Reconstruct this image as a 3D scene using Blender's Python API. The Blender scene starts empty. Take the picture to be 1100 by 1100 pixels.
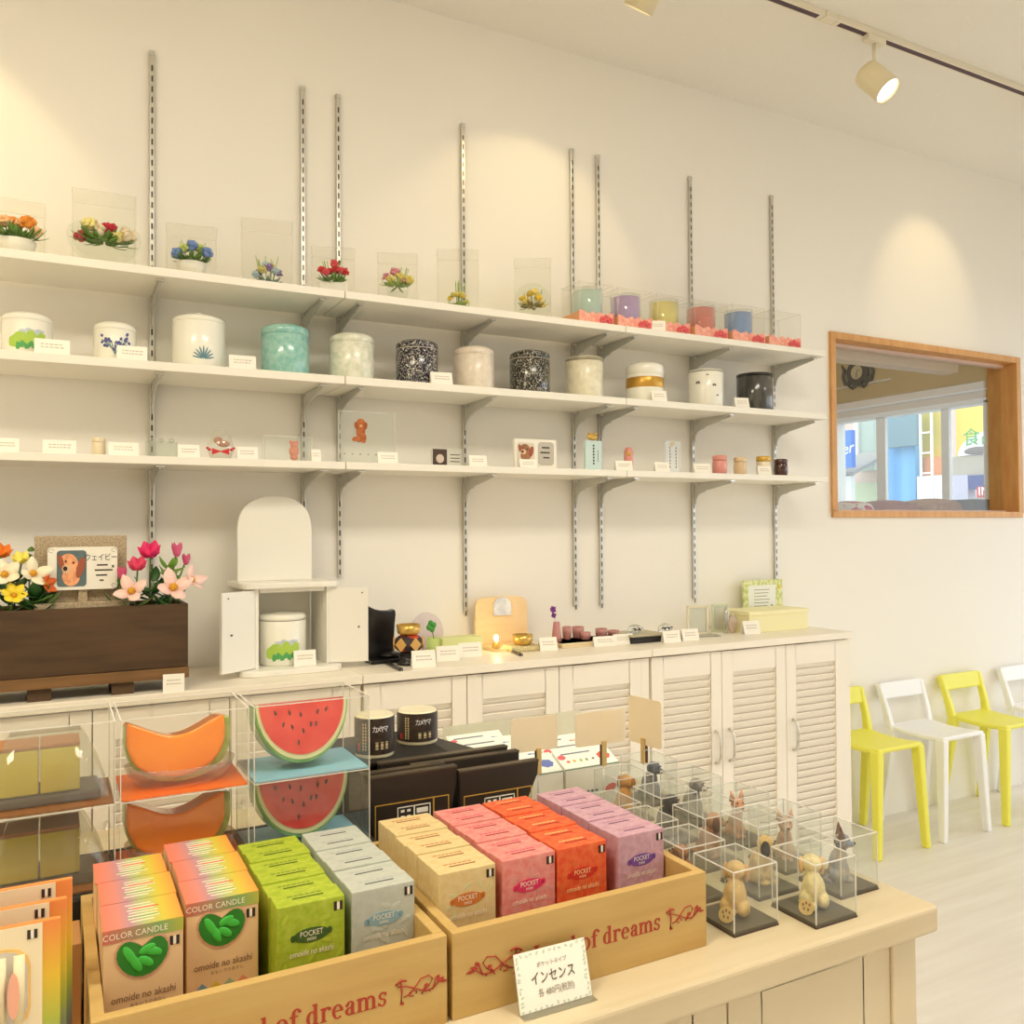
import bpy, bmesh, math, random
from math import pi, sin, cos, radians as R, atan2, sqrt
from mathutils import Matrix, Vector
random.seed(7)
SC = bpy.context.scene
COL = SC.collection

# ------------------------------------------------------------------ camera calibration
F, CX, CY, HC = 932.0, 550.0, 550.0, 1.3
vx = Vector((2307-CX, 555-CY, F)).normalized()
vy = Vector((55-CX, 571-CY, F)); vy = (vy - vx*vy.dot(vx)).normalized()
vz = vx.cross(vy)
CAM = Vector((0, 0, HC))
def ray(px, py):
    d = Vector(((px-CX)/F, (py-CY)/F, 1.0))
    return Vector((d.dot(vx), d.dot(vy), d.dot(vz)))
def onY(px, py, y): r = ray(px, py); return CAM + r*(y/r.y)
def onZ(px, py, z): r = ray(px, py); return CAM + r*((z-HC)/r.z)
def onX(px, py, x): r = ray(px, py); return CAM + r*(x/r.x)

cam = bpy.data.cameras.new('camera'); co = bpy.data.objects.new('camera', cam); COL.objects.link(co)
cam.sensor_width = 36; cam.lens = F/1100*36; cam.clip_start = .02; cam.clip_end = 200
right = Vector((vx.x, vy.x, vz.x)); down = Vector((vx.y, vy.y, vz.y)); fwd = Vector((vx.z, vy.z, vz.z))
m = Matrix((right, -down, -fwd)).transposed().to_4x4(); m.translation = CAM
co.matrix_world = m; SC.camera = co

# ------------------------------------------------------------------ materials
def lin(c): c /= 255.0; return c/12.92 if c <= .04045 else ((c+.055)/1.055)**2.4
def rgb(c): return (lin(c[0]), lin(c[1]), lin(c[2]), 1)
MATS = {}
def M(name, c=(200, 200, 200), rough=.55, metal=0.0, c2=None, scale=20, lo=.4, hi=.6, kind='noise', bump=0, emit=0, coat=0, sss=0, stretch=None, detail=4):
    if name in MATS: return MATS[name]
    mt = bpy.data.materials.new(name); mt.use_nodes = True
    nt = mt.node_tree; b = nt.nodes['Principled BSDF']
    b.inputs['Base Color'].default_value = rgb(c); b.inputs['Roughness'].default_value = rough; b.inputs['Metallic'].default_value = metal
    if coat: b.inputs['Coat Weight'].default_value = coat
    if sss:
        b.inputs['Subsurface Weight'].default_value = sss; b.inputs['Subsurface Radius'].default_value = (.02, .02, .015)
    if emit:
        b.inputs['Emission Color'].default_value = rgb(c); b.inputs['Emission Strength'].default_value = emit
    if c2 is not None or bump:
        tc = nt.nodes.new('ShaderNodeTexCoord'); mp = nt.nodes.new('ShaderNodeMapping')
        nt.links.new(tc.outputs['Object'], mp.inputs['Vector'])
        if stretch: mp.inputs['Scale'].default_value = stretch
        if kind == 'noise':
            tx = nt.nodes.new('ShaderNodeTexNoise'); tx.inputs['Scale'].default_value = scale; tx.inputs['Detail'].default_value = detail; fo = tx.outputs['Fac']
        elif kind == 'vor':
            tx = nt.nodes.new('ShaderNodeTexVoronoi'); tx.inputs['Scale'].default_value = scale; fo = tx.outputs['Distance']
        elif kind == 'vein':
            tx = nt.nodes.new('ShaderNodeTexNoise'); tx.inputs['Scale'].default_value = scale; tx.inputs['Detail'].default_value = 1.5; tx.inputs['Distortion'].default_value = .6
            ab = nt.nodes.new('ShaderNodeMath'); ab.operation = 'SUBTRACT'; ab.inputs[1].default_value = .5; nt.links.new(tx.outputs['Fac'], ab.inputs[0])
            a2 = nt.nodes.new('ShaderNodeMath'); a2.operation = 'ABSOLUTE'; nt.links.new(ab.outputs[0], a2.inputs[0]); fo = a2.outputs[0]
        else:
            tx = nt.nodes.new('ShaderNodeTexWave'); tx.inputs['Scale'].default_value = scale; tx.inputs['Distortion'].default_value = 6; tx.inputs['Detail'].default_value = 3; tx.inputs['Detail Scale'].default_value = 1.2; fo = tx.outputs['Fac']
        nt.links.new(mp.outputs[0], tx.inputs['Vector'])
        if c2 is not None:
            rp = nt.nodes.new('ShaderNodeValToRGB'); rp.color_ramp.elements[0].position = lo; rp.color_ramp.elements[1].position = hi
            rp.color_ramp.elements[0].color = rgb(c); rp.color_ramp.elements[1].color = rgb(c2)
            nt.links.new(fo, rp.inputs[0]); nt.links.new(rp.outputs[0], b.inputs['Base Color'])
        if bump:
            bp = nt.nodes.new('ShaderNodeBump'); bp.inputs['Strength'].default_value = bump; bp.inputs['Distance'].default_value = .002
            nt.links.new(fo, bp.inputs['Height']); nt.links.new(bp.outputs[0], b.inputs['Normal'])
    MATS[name] = mt; return mt
def GRAD(name, stops, axis, lo, hi, rough=.5, noise=0):
    """printed colour gradient along one local axis"""
    if name in MATS: return MATS[name]
    mt = bpy.data.materials.new(name); mt.use_nodes = True; nt = mt.node_tree; b = nt.nodes['Principled BSDF']
    b.inputs['Roughness'].default_value = rough
    tc = nt.nodes.new('ShaderNodeTexCoord'); sp = nt.nodes.new('ShaderNodeSeparateXYZ'); mr = nt.nodes.new('ShaderNodeMapRange'); rp = nt.nodes.new('ShaderNodeValToRGB')
    nt.links.new(tc.outputs['Object'], sp.inputs[0]); nt.links.new(sp.outputs[axis], mr.inputs[0])
    mr.inputs[1].default_value = lo; mr.inputs[2].default_value = hi
    nt.links.new(mr.outputs[0], rp.inputs[0]); nt.links.new(rp.outputs[0], b.inputs['Base Color'])
    el = rp.color_ramp.elements
    el[0].position = stops[0][0]; el[0].color = rgb(stops[0][1]); el[1].position = stops[-1][0]; el[1].color = rgb(stops[-1][1])
    for p, c in stops[1:-1]:
        e = el.new(p); e.color = rgb(c)
    MATS[name] = mt; return mt
def CLEAR(name, tint=(250, 252, 250), refl=.35, rough=.03, base=.03, haze=0.0):
    """thin clear sheet: see-through with a facing-dependent gloss"""
    if name in MATS: return MATS[name]
    mt = bpy.data.materials.new(name); mt.use_nodes = True; nt = mt.node_tree
    for n in list(nt.nodes): nt.nodes.remove(n)
    o = nt.nodes.new('ShaderNodeOutputMaterial'); mx = nt.nodes.new('ShaderNodeMixShader'); t = nt.nodes.new('ShaderNodeBsdfTransparent'); g = nt.nodes.new('ShaderNodeBsdfGlossy')
    t.inputs[0].default_value = rgb(tint); g.inputs[0].default_value = (1, 1, 1, 1); g.inputs['Roughness'].default_value = rough
    lw = nt.nodes.new('ShaderNodeLayerWeight'); lw.inputs[0].default_value = .25
    ml = nt.nodes.new('ShaderNodeMath'); ml.operation = 'MULTIPLY_ADD'; ml.inputs[1].default_value = refl; ml.inputs[2].default_value = base
    nt.links.new(lw.outputs['Facing'], ml.inputs[0]); nt.links.new(ml.outputs[0], mx.inputs[0]); nt.links.new(t.outputs[0], mx.inputs[1]); nt.links.new(g.outputs[0], mx.inputs[2])
    out = mx.outputs[0]
    if haze:
        d = nt.nodes.new('ShaderNodeBsdfDiffuse'); d.inputs[0].default_value = rgb((245, 243, 238)); m2 = nt.nodes.new('ShaderNodeMixShader'); m2.inputs[0].default_value = haze
        nt.links.new(out, m2.inputs[1]); nt.links.new(d.outputs[0], m2.inputs[2]); out = m2.outputs[0]
    nt.links.new(out, o.inputs[0]); MATS[name] = mt; return mt

WALL = M('wallpaper cream', (246, 242, 234), .9, bump=.12, scale=220, stretch=(1, 1, 2.5))
CEIL = M('ceiling board', (247, 244, 237), .95, c2=(241, 237, 228), scale=70, lo=.3, hi=.36, bump=.25)
FLOOR = M('pale wood floor', (234, 229, 221), .45, c2=(225, 218, 208), scale=3, lo=.35, hi=.7, stretch=(.6, 7, 1))
WHITE = M('white laminate', (246, 242, 234), .5)
WHITEG = M('white satin paint', (243, 240, 231), .4)
LAMI = M('pale counter laminate', (246, 238, 222), .4)
TABLE = M('pale table laminate', (214, 199, 168), .38, c2=(207, 190, 156), scale=4, lo=.35, hi=.65, stretch=(1, 9, 9))
WOOD = M('paulownia crate wood', (202, 170, 106), .6, c2=(190, 154, 90), scale=5, lo=.3, hi=.7, stretch=(1, 8, 9))
FRAMEW = M('oak frame wood', (222, 170, 108), .5, c2=(208, 150, 86), scale=7, lo=.3, hi=.7, stretch=(6, 6, 1))
PLANT = M('dark stained planter wood', (88, 63, 38), .6, c2=(66, 46, 27), scale=4, lo=.35, hi=.68, stretch=(1, 6, 9))
METAL = M('zinc grey metal', (206, 206, 200), .35, metal=.5)
CHROME = M('bright chrome metal', (225, 225, 222), .18, metal=.95)
SLOT = M('dark slot', (70, 62, 52), .8)
BLACK = M('black satin', (24, 23, 24), .25)
BLACKM = M('black card', (30, 27, 25), .6)
EDGE = M('polished acrylic edge', (250, 250, 246), .15)
ACR = CLEAR('clear acrylic', (250, 252, 250), .22, .03, .02, haze=.055)
PVC = CLEAR('clear plastic sheet', (251, 251, 249), .05, .12, .006, haze=.012)
CARD = M('white card', (250, 246, 236), .6)
INK = M('dark ink', (70, 62, 56), .7)
INKG = M('grey ink', (150, 142, 132), .7)
INKR = M('red brown ink', (168, 56, 36), .6)
GREEN = M('leaf green', (98, 140, 52), .5)
DGREEN = M('dark leaf green', (52, 96, 44), .5)
LGREEN = M('light leaf green', (150, 178, 84), .5)

# ------------------------------------------------------------------ mesh builder
class MB:
    def __init__(s): s.v, s.f, s.sm = [], [], []
    def add(s, vs, fs, smooth=False, T=None):
        o = len(s.v)
        for p in vs:
            p = Vector(p); s.v.append(T @ p if T else p)
        for f in fs: s.f.append([i+o for i in f]); s.sm.append(smooth)
        return s
    def box(s, x0, y0, z0, x1, y1, z1, T=None):
        vs = [(x0, y0, z0), (x1, y0, z0), (x1, y1, z0), (x0, y1, z0), (x0, y0, z1), (x1, y0, z1), (x1, y1, z1), (x0, y1, z1)]
        return s.add(vs, [(0, 3, 2, 1), (4, 5, 6, 7), (0, 1, 5, 4), (1, 2, 6, 5), (2, 3, 7, 6), (3, 0, 4, 7)], False, T)
    def cbox(s, c, d, T=None):
        return s.box(c[0]-d[0]/2, c[1]-d[1]/2, c[2]-d[2]/2, c[0]+d[0]/2, c[1]+d[1]/2, c[2]+d[2]/2, T)
    def prism(s, pts, h0, h1, axis='z', T=None, smooth=False):
        n = len(pts); s.k = getattr(s, 'k', 0)+1; e = (s.k % 14)*1.2e-5
        if abs(h1-h0) < .0012:
            if axis == 'z': h1 = h1+e
            else: h0 = h0-e
        def P(p, h): return {'z': (p[0], p[1], h), 'y': (p[0], h, p[1]), 'x': (h, p[0], p[1])}[axis]
        vs = [P(p, h0) for p in pts]+[P(p, h1) for p in pts]
        s.add(vs, [list(range(n))[::-1], [i+n for i in range(n)]], False, T)
        return s.add(vs, [(i, (i+1) % n, (i+1) % n+n, i+n) for i in range(n)], smooth, T)
    def lathe(s, prof, n=28, T=None, cap=True):
        vs, fs = [], []
        for r, z in prof:
            for k in range(n):
                a = 2*pi*k/n; vs.append((r*cos(a), r*sin(a), z))
        for j in range(len(prof)-1):
            for k in range(n): fs.append((j*n+k, j*n+(k+1) % n, (j+1)*n+(k+1) % n, (j+1)*n+k))
        s.add(vs, fs, True, T)
        if cap:
            m_ = len(prof)-1
            s.add([vs[k] for k in range(n)], [list(range(n))[::-1]], False, T)
            s.add([vs[m_*n+k] for k in range(n)], [list(range(n))], False, T)
        return s
    def cyl(s, a, b, r, n=10, r2=None, T=None):
        a, b = Vector(a), Vector(b); d = b-a; q = d.to_track_quat('Z', 'Y').to_matrix().to_4x4(); q.translation = a
        return s.lathe([(r, 0), (r if r2 is None else r2, d.length)], n, (T @ q) if T else q)
    def tube(s, pts, r, n=8, T=None):
        pts = [Vector(p) for p in pts]; vs, fs = [], []
        for i, p in enumerate(pts):
            d = (pts[min(i+1, len(pts)-1)]-pts[max(i-1, 0)]).normalized()
            u = d.cross(Vector((0, 0, 1)));
            if u.length < .05: u = d.cross(Vector((1, 0, 0)))
            u.normalize(); w = d.cross(u); rr = r[i] if isinstance(r, (list, tuple)) else r
            for k in range(n):
                a = 2*pi*k/n; vs.append(p+u*cos(a)*rr+w*sin(a)*rr)
        for i in range(len(pts)-1):
            for k in range(n): fs.append((i*n+k, i*n+(k+1) % n, (i+1)*n+(k+1) % n, (i+1)*n+k))
        s.add(vs, fs, True, T)
        s.add(vs[:n], [list(range(n))[::-1]], False, T); s.add(vs[-n:], [list(range(n))], False, T)
        return s
    def ell(s, c, r, T=None, nu=14, nv=9):
        if not isinstance(r, (tuple, list)): r = (r, r, r)
        vs, fs = [(c[0], c[1], c[2]-r[2])], []
        for j in range(1, nv):
            t = -pi/2+pi*j/nv
            for k in range(nu):
                a = 2*pi*k/nu; vs.append((c[0]+r[0]*cos(t)*cos(a), c[1]+r[1]*cos(t)*sin(a), c[2]+r[2]*sin(t)))
        vs.append((c[0], c[1], c[2]+r[2])); L = len(vs)-1
        for k in range(nu): fs.append((0, 1+(k+1) % nu, 1+k)); fs.append((L, 1+(nv-2)*nu+k, 1+(nv-2)*nu+(k+1) % nu))
        for j in range(nv-2):
            for k in range(nu): fs.append((1+j*nu+k, 1+j*nu+(k+1) % nu, 1+(j+1)*nu+(k+1) % nu, 1+(j+1)*nu+k))
        return s.add(vs, fs, True, T)
    def ring(s, c, rx, ry, tx, ty, a0, a1, h0, h1, axis='y', n=18):
        """flat elliptical stroke (letter bowls)"""
        for i in range(n):
            A, B = R(a0+(a1-a0)*i/n), R(a0+(a1-a0)*(i+1)/n)
            p = [(c[0]+rx*cos(A), c[1]+ry*sin(A)), (c[0]+rx*cos(B), c[1]+ry*sin(B)), (c[0]+(rx-tx)*cos(B), c[1]+(ry-ty)*sin(B)), (c[0]+(rx-tx)*cos(A), c[1]+(ry-ty)*sin(A))]
            s.prism(p, h0, h1, axis)
        return s
    def leaf(s, base, d, up, L, W, bend=.25, n=5, th=.0012):
        """leaf or petal blade with a little thickness"""
        base, d, up = Vector(base), Vector(d).normalized(), Vector(up); side = d.cross(up)
        if side.length < .01: side = d.cross(Vector((1, .3, 0)))
        side.normalize(); nrm = side.cross(d).normalized(); vs, fs = [], []
        for i in range(n+1):
            t = i/n; w = W*sin(pi*min(max(t*.93+.06, 0), 1))**.7*.5; c = base+d*L*t+nrm*(bend*L*(t*t-t*.3))
            vs += [c-side*w, c+nrm*(-.12*w), c+side*w, c+side*w*.98+nrm*th, c-side*w*.98+nrm*th]
        for i in range(n):
            a, b = i*5, i*5+5
            fs += [(a, a+1, b+1, b), (a+1, a+2, b+2, b+1), (a+3, a+4, b+4, b+3), (a+2, a+3, b+3, b+2), (a+4, a, b, b+4)]
        return s.add(vs, fs, True)
    def build(s, name, mat, parent=None, bevel=0, seg=2, loc=None, remesh=0):
        me = bpy.data.meshes.new(name); me.from_pydata([tuple(v) for v in s.v], [], s.f)
        me.polygons.foreach_set('use_smooth', s.sm); me.update(); me.materials.append(mat)
        if not remesh:
            bm = bmesh.new(); bm.from_mesh(me); bmesh.ops.remove_doubles(bm, verts=bm.verts, dist=1e-6); bmesh.ops.recalc_face_normals(bm, faces=bm.faces); bm.to_mesh(me); bm.free()
        o = bpy.data.objects.new(name, me); COL.objects.link(o)
        if parent: o.parent = parent
        if loc: o.location = loc
        if bevel:
            b = o.modifiers.new('bevel', 'BEVEL'); b.width = bevel; b.segments = seg; b.limit_method = 'ANGLE'; b.angle_limit = R(40)
        if remesh:
            rm = o.modifiers.new('remesh', 'REMESH'); rm.mode = 'VOXEL'; rm.voxel_size = remesh; rm.use_smooth_shade = True
            sm = o.modifiers.new('smooth', 'SMOOTH'); sm.factor = .5; sm.iterations = 3
        return o
USED = {}
def tag(o, label, cat, group=None):
    assert 4 <= len(label.split()) <= 16, label
    o['label'] = label; o['category'] = cat
    if group: o['group'] = group
    USED.setdefault(label, 0); USED[label] += 1
    return o
def thing(name, label, cat, loc=(0, 0, 0), rz=0, group=None):
    o = bpy.data.objects.new(name, None); COL.objects.link(o); o.empty_display_size = .02
    o.location = loc; o.rotation_euler = (0, 0, rz); return tag(o, label, cat, group)
def struct(o): o['kind'] = 'structure'; return o
def dup(root, loc, rz, label, group=None):
    r = root.copy(); COL.objects.link(r); r.location = loc; r.rotation_euler = (0, 0, rz)
    tag(r, label, r['category'], group or r.get('group'))
    for ch in list(root.children):
        c = ch.copy(); COL.objects.link(c); c.parent = r
        for g in list(ch.children):
            d = g.copy(); COL.objects.link(d); d.parent = c
    return r
def face(x, y): return -atan2(x, y)
TXT = {}
def text(name, body, size, mat, parent, loc, rot=(pi/2, 0, 0), ex=.0002, align='CENTER', sx=1.0, shear=0):
    key = (body, align, shear)
    if key not in TXT:
        cu = bpy.data.curves.new('txt', 'FONT'); cu.body = body; cu.size = 1; cu.align_x = align; cu.align_y = 'CENTER'; cu.resolution_u = 2; cu.shear = shear; cu.extrude = 0.004
        t = bpy.data.objects.new('txt', cu); COL.objects.link(t); bpy.context.view_layer.update()
        me = bpy.data.meshes.new_from_object(t.evaluated_get(bpy.context.evaluated_depsgraph_get()))
        bpy.data.objects.remove(t); TXT[key] = me
    me = TXT[key].copy(); me.materials.clear(); me.materials.append(mat)
    o = bpy.data.objects.new(name, me); COL.objects.link(o); o.parent = parent; o.location = loc; o.rotation_euler = rot; o.scale = (size*sx, size, size)
    return o
def ordn(i): return ['first', 'second', 'third', 'fourth', 'fifth', 'sixth', 'seventh', 'eighth', 'ninth', 'tenth', 'eleventh', 'twelfth'][i]

# ================================================================== THE SETTING
W = 2.675; CZ = 3.04
XL, XR, YF = -2.3, 5.6, -3.2
def holewall(b, axis, h0, h1, a0, a1, z0, z1, holes):
    """wall slab with rectangular holes: axis 'y' = slab between y h0..h1 running in x"""
    def put(p, q, r, s):
        if q-p < 1e-5 or s-r < 1e-5: return
        if axis == 'y': b.box(p, h0, r, q, h1, s)
        else: b.box(h0, p, r, h1, q, s)
    cur = a0
    for (u0, u1, w0, w1) in sorted(holes):
        put(cur, u0, z0, z1); put(u0, u1, z0, w0); put(u0, u1, w1, z1); cur = u1
    put(cur, a1, z0, z1); return b
struct(MB().box(XL-.1, YF-.1, -.1, XR+.1, 6.1, 0).build('floor', FLOOR))
struct(MB().box(XL-.1, YF-.1, CZ, XR+.1, 6.1, CZ+.1).build('ceiling', CEIL))
WX0, WX1, WZ0, WZ1 = 2.985, 4.337, 1.337, 2.147
struct(holewall(MB(), 'y', W, W+.14, XL, XR, 0, CZ, [(WX0+.02, WX1-.02, WZ0+.02, WZ1-.02)]).build('wall_back', WALL))
struct(MB().box(XL-.1, YF, 0, XL, W, CZ).build('wall_left', WALL))
struct(MB().box(XL, YF-.1, 0, XR, YF, CZ).build('wall_front', WALL))
OY0, OY1, OZ1 = 3.67, 4.97, 2.147
struct(holewall(MB(), 'x', XR, XR+.12, YF, W+.07, 0, CZ, [(-2.9, -.35, .08, 2.3), (-.27, 2.45, .08, 2.3)]).build('wall_right', WALL))
TAN = M('tan wallpaper', (212, 190, 146), .9)
struct(holewall(MB(), 'x', XR, XR+.12, W+.07, 6.0, 0, CZ, [(OY0, OY1, .6, OZ1)]).build('wall_street_side', TAN))
struct(MB().box(2.5, 6.0, 0, XR, 6.1, CZ).build('wall_far', TAN))
struct(MB().box(2.5, W+.14, 0, 2.6, 6.0, CZ).build('wall_side', WALL))
# interior window in the oak frame
w1 = bpy.data.objects.new('window_1', None); COL.objects.link(w1); w1.location = (WX0, W, WZ0); struct(w1)
ww, wh = WX1-WX0, WZ1-WZ0
b = MB(); t = .05
b.box(0, -.014, 0, ww, .145, .028).box(0, -.014, wh-.030, ww, .145, wh).box(0, -.014, .028, .030, .145, wh-.030).box(ww-.034, -.014, .028, ww, .145, wh-.030)
b.build('window_frame', FRAMEW, w1, bevel=.003)
GLASS = CLEAR('window glass', (249, 251, 250), .10, .01, .02)
MB().box(.030, .070, .03, ww-.034, .076, wh-.028).build('pane', GLASS, w1)
MB().box(.030, .055, .028, ww-.034, .095, .036).box(.030, .055, wh-.044, ww-.034, .095, wh-.030).build('track', M('pink beige rail', (226, 200, 184), .5), w1)
# street window of the next room
w2 = bpy.data.objects.new('window_2', None); COL.objects.link(w2); w2.location = (XR, OY0, .6); struct(w2)
ow, oh = OY1-OY0, OZ1-.6
TRIMW = M('white aluminium trim', (240, 240, 238), .4)
b = MB(); b.box(-.02, -.03, 0, .1, 0.02, oh).box(-.02, ow-.02, 0, .1, ow+.03, oh).box(-.02, -.03, oh-.02, .1, ow+.03, oh+.015)
b.box(0, .29, 0, .03, .35, oh).box(0, .82, 0, .03, .90, oh)
b.build('window_frame', TRIMW, w2, bevel=.002)
MB().box(.04, 0, 0, .046, ow, oh-.02).build('pane', GLASS, w2)
struct(MB().box(XR-.012, 3.0, 2.216, XR, 5.9, 2.228).build('trim_1', TRIMW))
struct(MB().box(XR-.012, 4.42, 2.40, XR, 5.9, 2.412).build('trim_2', TRIMW))

# ---- next room: clock, blind box, cushions
c0 = onX(920, 400, XR-.03)
CS = .68
ck = thing('wall_clock', 'dark ornate wall clock with cream dial seen through the oak window', 'clock', (XR-.004, c0.y, c0.z))
CLK = M('dark wrought clock metal', (58, 50, 44), .5)
b = MB(); b.lathe([(.155, 0), (.155, .025), (.10, .035)], 24, Matrix.Rotation(-pi/2, 4, 'Y'))
for s in (-1, 1):
    b.tube([(-.015, s*.10, -.12), (-.015, s*.18, -.10), (-.015, s*.21, -.02), (-.015, s*.19, .05), (-.015, s*.23, .12)], [.03, .028, .02, .022, .008], 8)
    b.tube([(-.015, s*.02, -.13), (-.015, s*.08, -.17), (-.015, s*.14, -.14)], [.03, .022, .008], 8)
b.build('clock_case', CLK, ck); ck.scale = (CS, CS, CS)
MB().lathe([(.080, .036), (.080, .039)], 24, Matrix.Rotation(-pi/2, 4, 'Y')).build('dial', M('clock dial cream', (216, 202, 168), .5), ck)
MB().box(-.043, -.004, -.06, -.040, .004, 0).box(-.043, -.003, 0, -.040, .003, .045, Matrix.Rotation(R(50), 4, 'X')).build('clock_hands', CLK, ck)
bb = thing('blind_box', 'pale pinkish blind box hung above the inside of the oak window', 'blind box', (2.75, 2.93, 0))
MB().box(0, 0, onY(950, 391, 2.93).z, onY(1030, 398, 2.93).x-2.75, .09, onY(950, 378, 2.93).z).build('housing', M('pinkish white plastic', (240, 222, 210), .5), bb, bevel=.004)
for zz in (CZ,): MB().box(.1, .03, onY(950, 380, 2.93).z-.005, .16, .06, CZ).box(1.0, .03, onY(950, 380, 2.93).z-.005, 1.06, .06, CZ).build('hanger', TRIMW, bb)
cz = 1.28
cb = thing('low_cabinet', 'white low cabinet behind the oak window carrying the cushions', 'cabinet', (2.75, 2.95, 0))
MB().box(0, 0, 0, 2.3, .45, cz-.03).build('body', WHITE, cb)
MB().box(-.01, -.01, cz-.03, 2.31, .46, cz).build('top', WHITE, cb, bevel=.004)
def cushion(name, label, px0, px1, pyt, mat, y=3.15, cat='cushion', group=None):
    a, c = onY(px0, pyt, y), onY(px1, pyt, y); w = c.x-a.x; h = a.z-cz
    o = MB().ell((0, 0, h/2), (w/2*.93, .13, h*.42), nu=20, nv=12).build(name, mat, None, loc=((a.x+c.x)/2, y, cz+h*.02))
    md = o.modifiers.new('n', 'CAST'); md.cast_type = 'CUBOID'; md.factor = .45
    return tag(o, label, cat, group)
cushion('cushion', 'reddish brown fluffy cushion behind the oak window', 926, 977, 535, M('reddish brown plush', (150, 92, 60), .95, c2=(176, 112, 74), scale=60, lo=.4, hi=.6, bump=.4), group='cushions behind the oak window')
cushion('cushion', 'tan brown fluffy cushion right of the reddish brown one', 976, 1022, 533, M('tan plush', (176, 130, 82), .95, c2=(200, 158, 108), scale=60, lo=.4, hi=.6, bump=.4), y=3.17, group='cushions behind the oak window')
cushion('folded_cloth', 'red and white cloth heap at the left end of the oak window', 897, 924, 536, M('red white cloth', (238, 232, 226), .9, c2=(196, 44, 60), scale=16, lo=.5, hi=.54), cat='cloth')
gp = onY(1045, 537, 3.2)
tag(MB().box(-.16, -.1, 0, .12, .1, gp.z-cz).build('storage_box', M('dark grey box card', (112, 112, 108), .7), None, .006, loc=(gp.x+.02, 3.2, cz)), 'dark grey storage box at the right end of the oak window', 'box')

# ---- street outside
GX = 10.0
def flat(name, label, cat, px0, py0, px1, py1, mat, X=GX, th=.15, ground=False):
    a, c = onX(px0, py0, X), onX(px1, py1, X)
    z0 = -.15 if ground else min(a.z, c.z)
    return tag(MB().box(X, min(a.y, c.y), z0, X+th, max(a.y, c.y), max(a.z, c.z)).build(name, mat), label, cat), a, c
struct(MB().box(XR+.1, -12, -.3, 40, 25, -.15).build('street_ground', M('asphalt', (150, 148, 145), .9)))
bd = thing('building', 'pinkish grey street building behind the blue sign', 'building', (GX+.8, 0, 0))
a, c = onX(880, 400, GX+.8), onX(944, 545, GX+.8)
MB().box(0, c.y, -.15, 3, a.y+6, 7).build('wall', M('pinkish render', (214, 190, 178), .9), bd)
a, c = onX(922, 447, GX+.7), onX(939, 505, GX+.7)
MB().box(-.1, c.y, c.z, .0, a.y, a.z).build('window', M('grey green pane', (168, 182, 170), .3), bd)
a, c = onX(919, 447, GX+.7), onX(924, 505, GX+.7)
MB().box(-.15, c.y, c.z, -.02, a.y, 7).build('pillar', M('white render', (236, 234, 228), .9), bd)
a, c = onX(899, 510, GX-.2), onX(940, 516, GX-.2)
aw = thing('street_awning', 'small grey sloping awning under the blue street sign', 'awning', (GX, 0, 0))
z0 = onX(900, 512, GX-.2).z; z1 = onX(925, 490, GX+.6).z
MB().prism([(-.2, z0), (.62, z1), (.62, z1+.05), (-.2, z0+.05)], c.y+.36, a.y+.3, 'y').build('roof', M('grey roofing', (164, 160, 154), .9), aw)
MB().box(-.2, a.y-.1, -.15, -.12, a.y, z0+.01).box(-.2, c.y+.4, -.15, -.12, c.y+.5, z0+.01).build('post', M('white render'), aw)
vr, a, c = flat('hedge_panel', 'pale green low panel below the grey street awning', 'panel', 903, 520, 940, 541, M('pale green panel', (196, 206, 170), .9), X=GX+.5, ground=True)
sg = thing('street_sign', 'blue street sign with white slanted lettering', 'sign', (GX-.4, 0, 0))
a, c = onX(880, 466, GX-.4), onX(915, 502, GX-.4)
sb = MB().box(0, c.y, c.z, .08, a.y, a.z).build('sign_board', M('sign blue', (40, 112, 214), .5), sg, .005)
MB().box(.02, c.y+.3, -.15, .06, c.y+.36, c.z+.02).build('post', METAL, sg)
p_ = onX(905, 484, GX-.41)
text('lettering', 'rger', .21, M('sign white', (250, 250, 250), .6), sg, (-.012, p_.y, p_.z), (pi/2, R(-10), -pi/2), sx=1.0, shear=.3)
p_ = onX(903, 497, GX-.41)
text('lettering', 'fe', .15, M('sign white'), sg, (-.012, p_.y, p_.z), (pi/2, R(-8), -pi/2), shear=.2)
flat('blue_tarpaulin', 'tall blue curtain-like sheet hung across the street', 'tarpaulin', 951, 440, 984, 545, M('blue tarpaulin', (70, 150, 214), .6, c2=(120, 186, 230), scale=2.2, lo=.35, hi=.65, stretch=(1, 3, .15)), X=GX+.3, ground=True)
flat('shutter_box', 'grey blue shutter above the blue sheet', 'shutter', 950, 430, 985, 478, M('grey blue shutter', (112, 142, 152), .7), X=GX+.14, th=.1)
flat('yellow_wall_panel', 'yellow wall panel behind the white ladder', 'panel', 984, 420, 1012, 494, M('yellow render', (240, 208, 84), .8), X=GX+.6, th=.1, ground=True)
flat('orange_panel', 'orange board below the yellow wall panel', 'panel', 982, 493, 1012, 512, M('orange board', (236, 152, 98), .8), X=GX+.48, th=.1, ground=True)
flat('white_van', 'white boxy vehicle side below the orange board', 'vehicle', 985, 512, 1016, 545, M('white vehicle paint', (236, 240, 244), .4), X=GX+.2, th=.15, ground=True)
ld = thing('ladder', 'white ladder leaning in front of the yellow wall panel', 'ladder', (GX+.05, 0, 0))
ya, yb = onX(997, 470, GX+.2).y, onX(1009, 470, GX+.2).y; zt, zb = onX(1000, 430, GX+.2).z, -.15
for y_ in (ya, yb): MB().box(-.012, y_-.012, zb, .012, y_+.012, zt).build('rail', TRIMW, ld)
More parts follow.
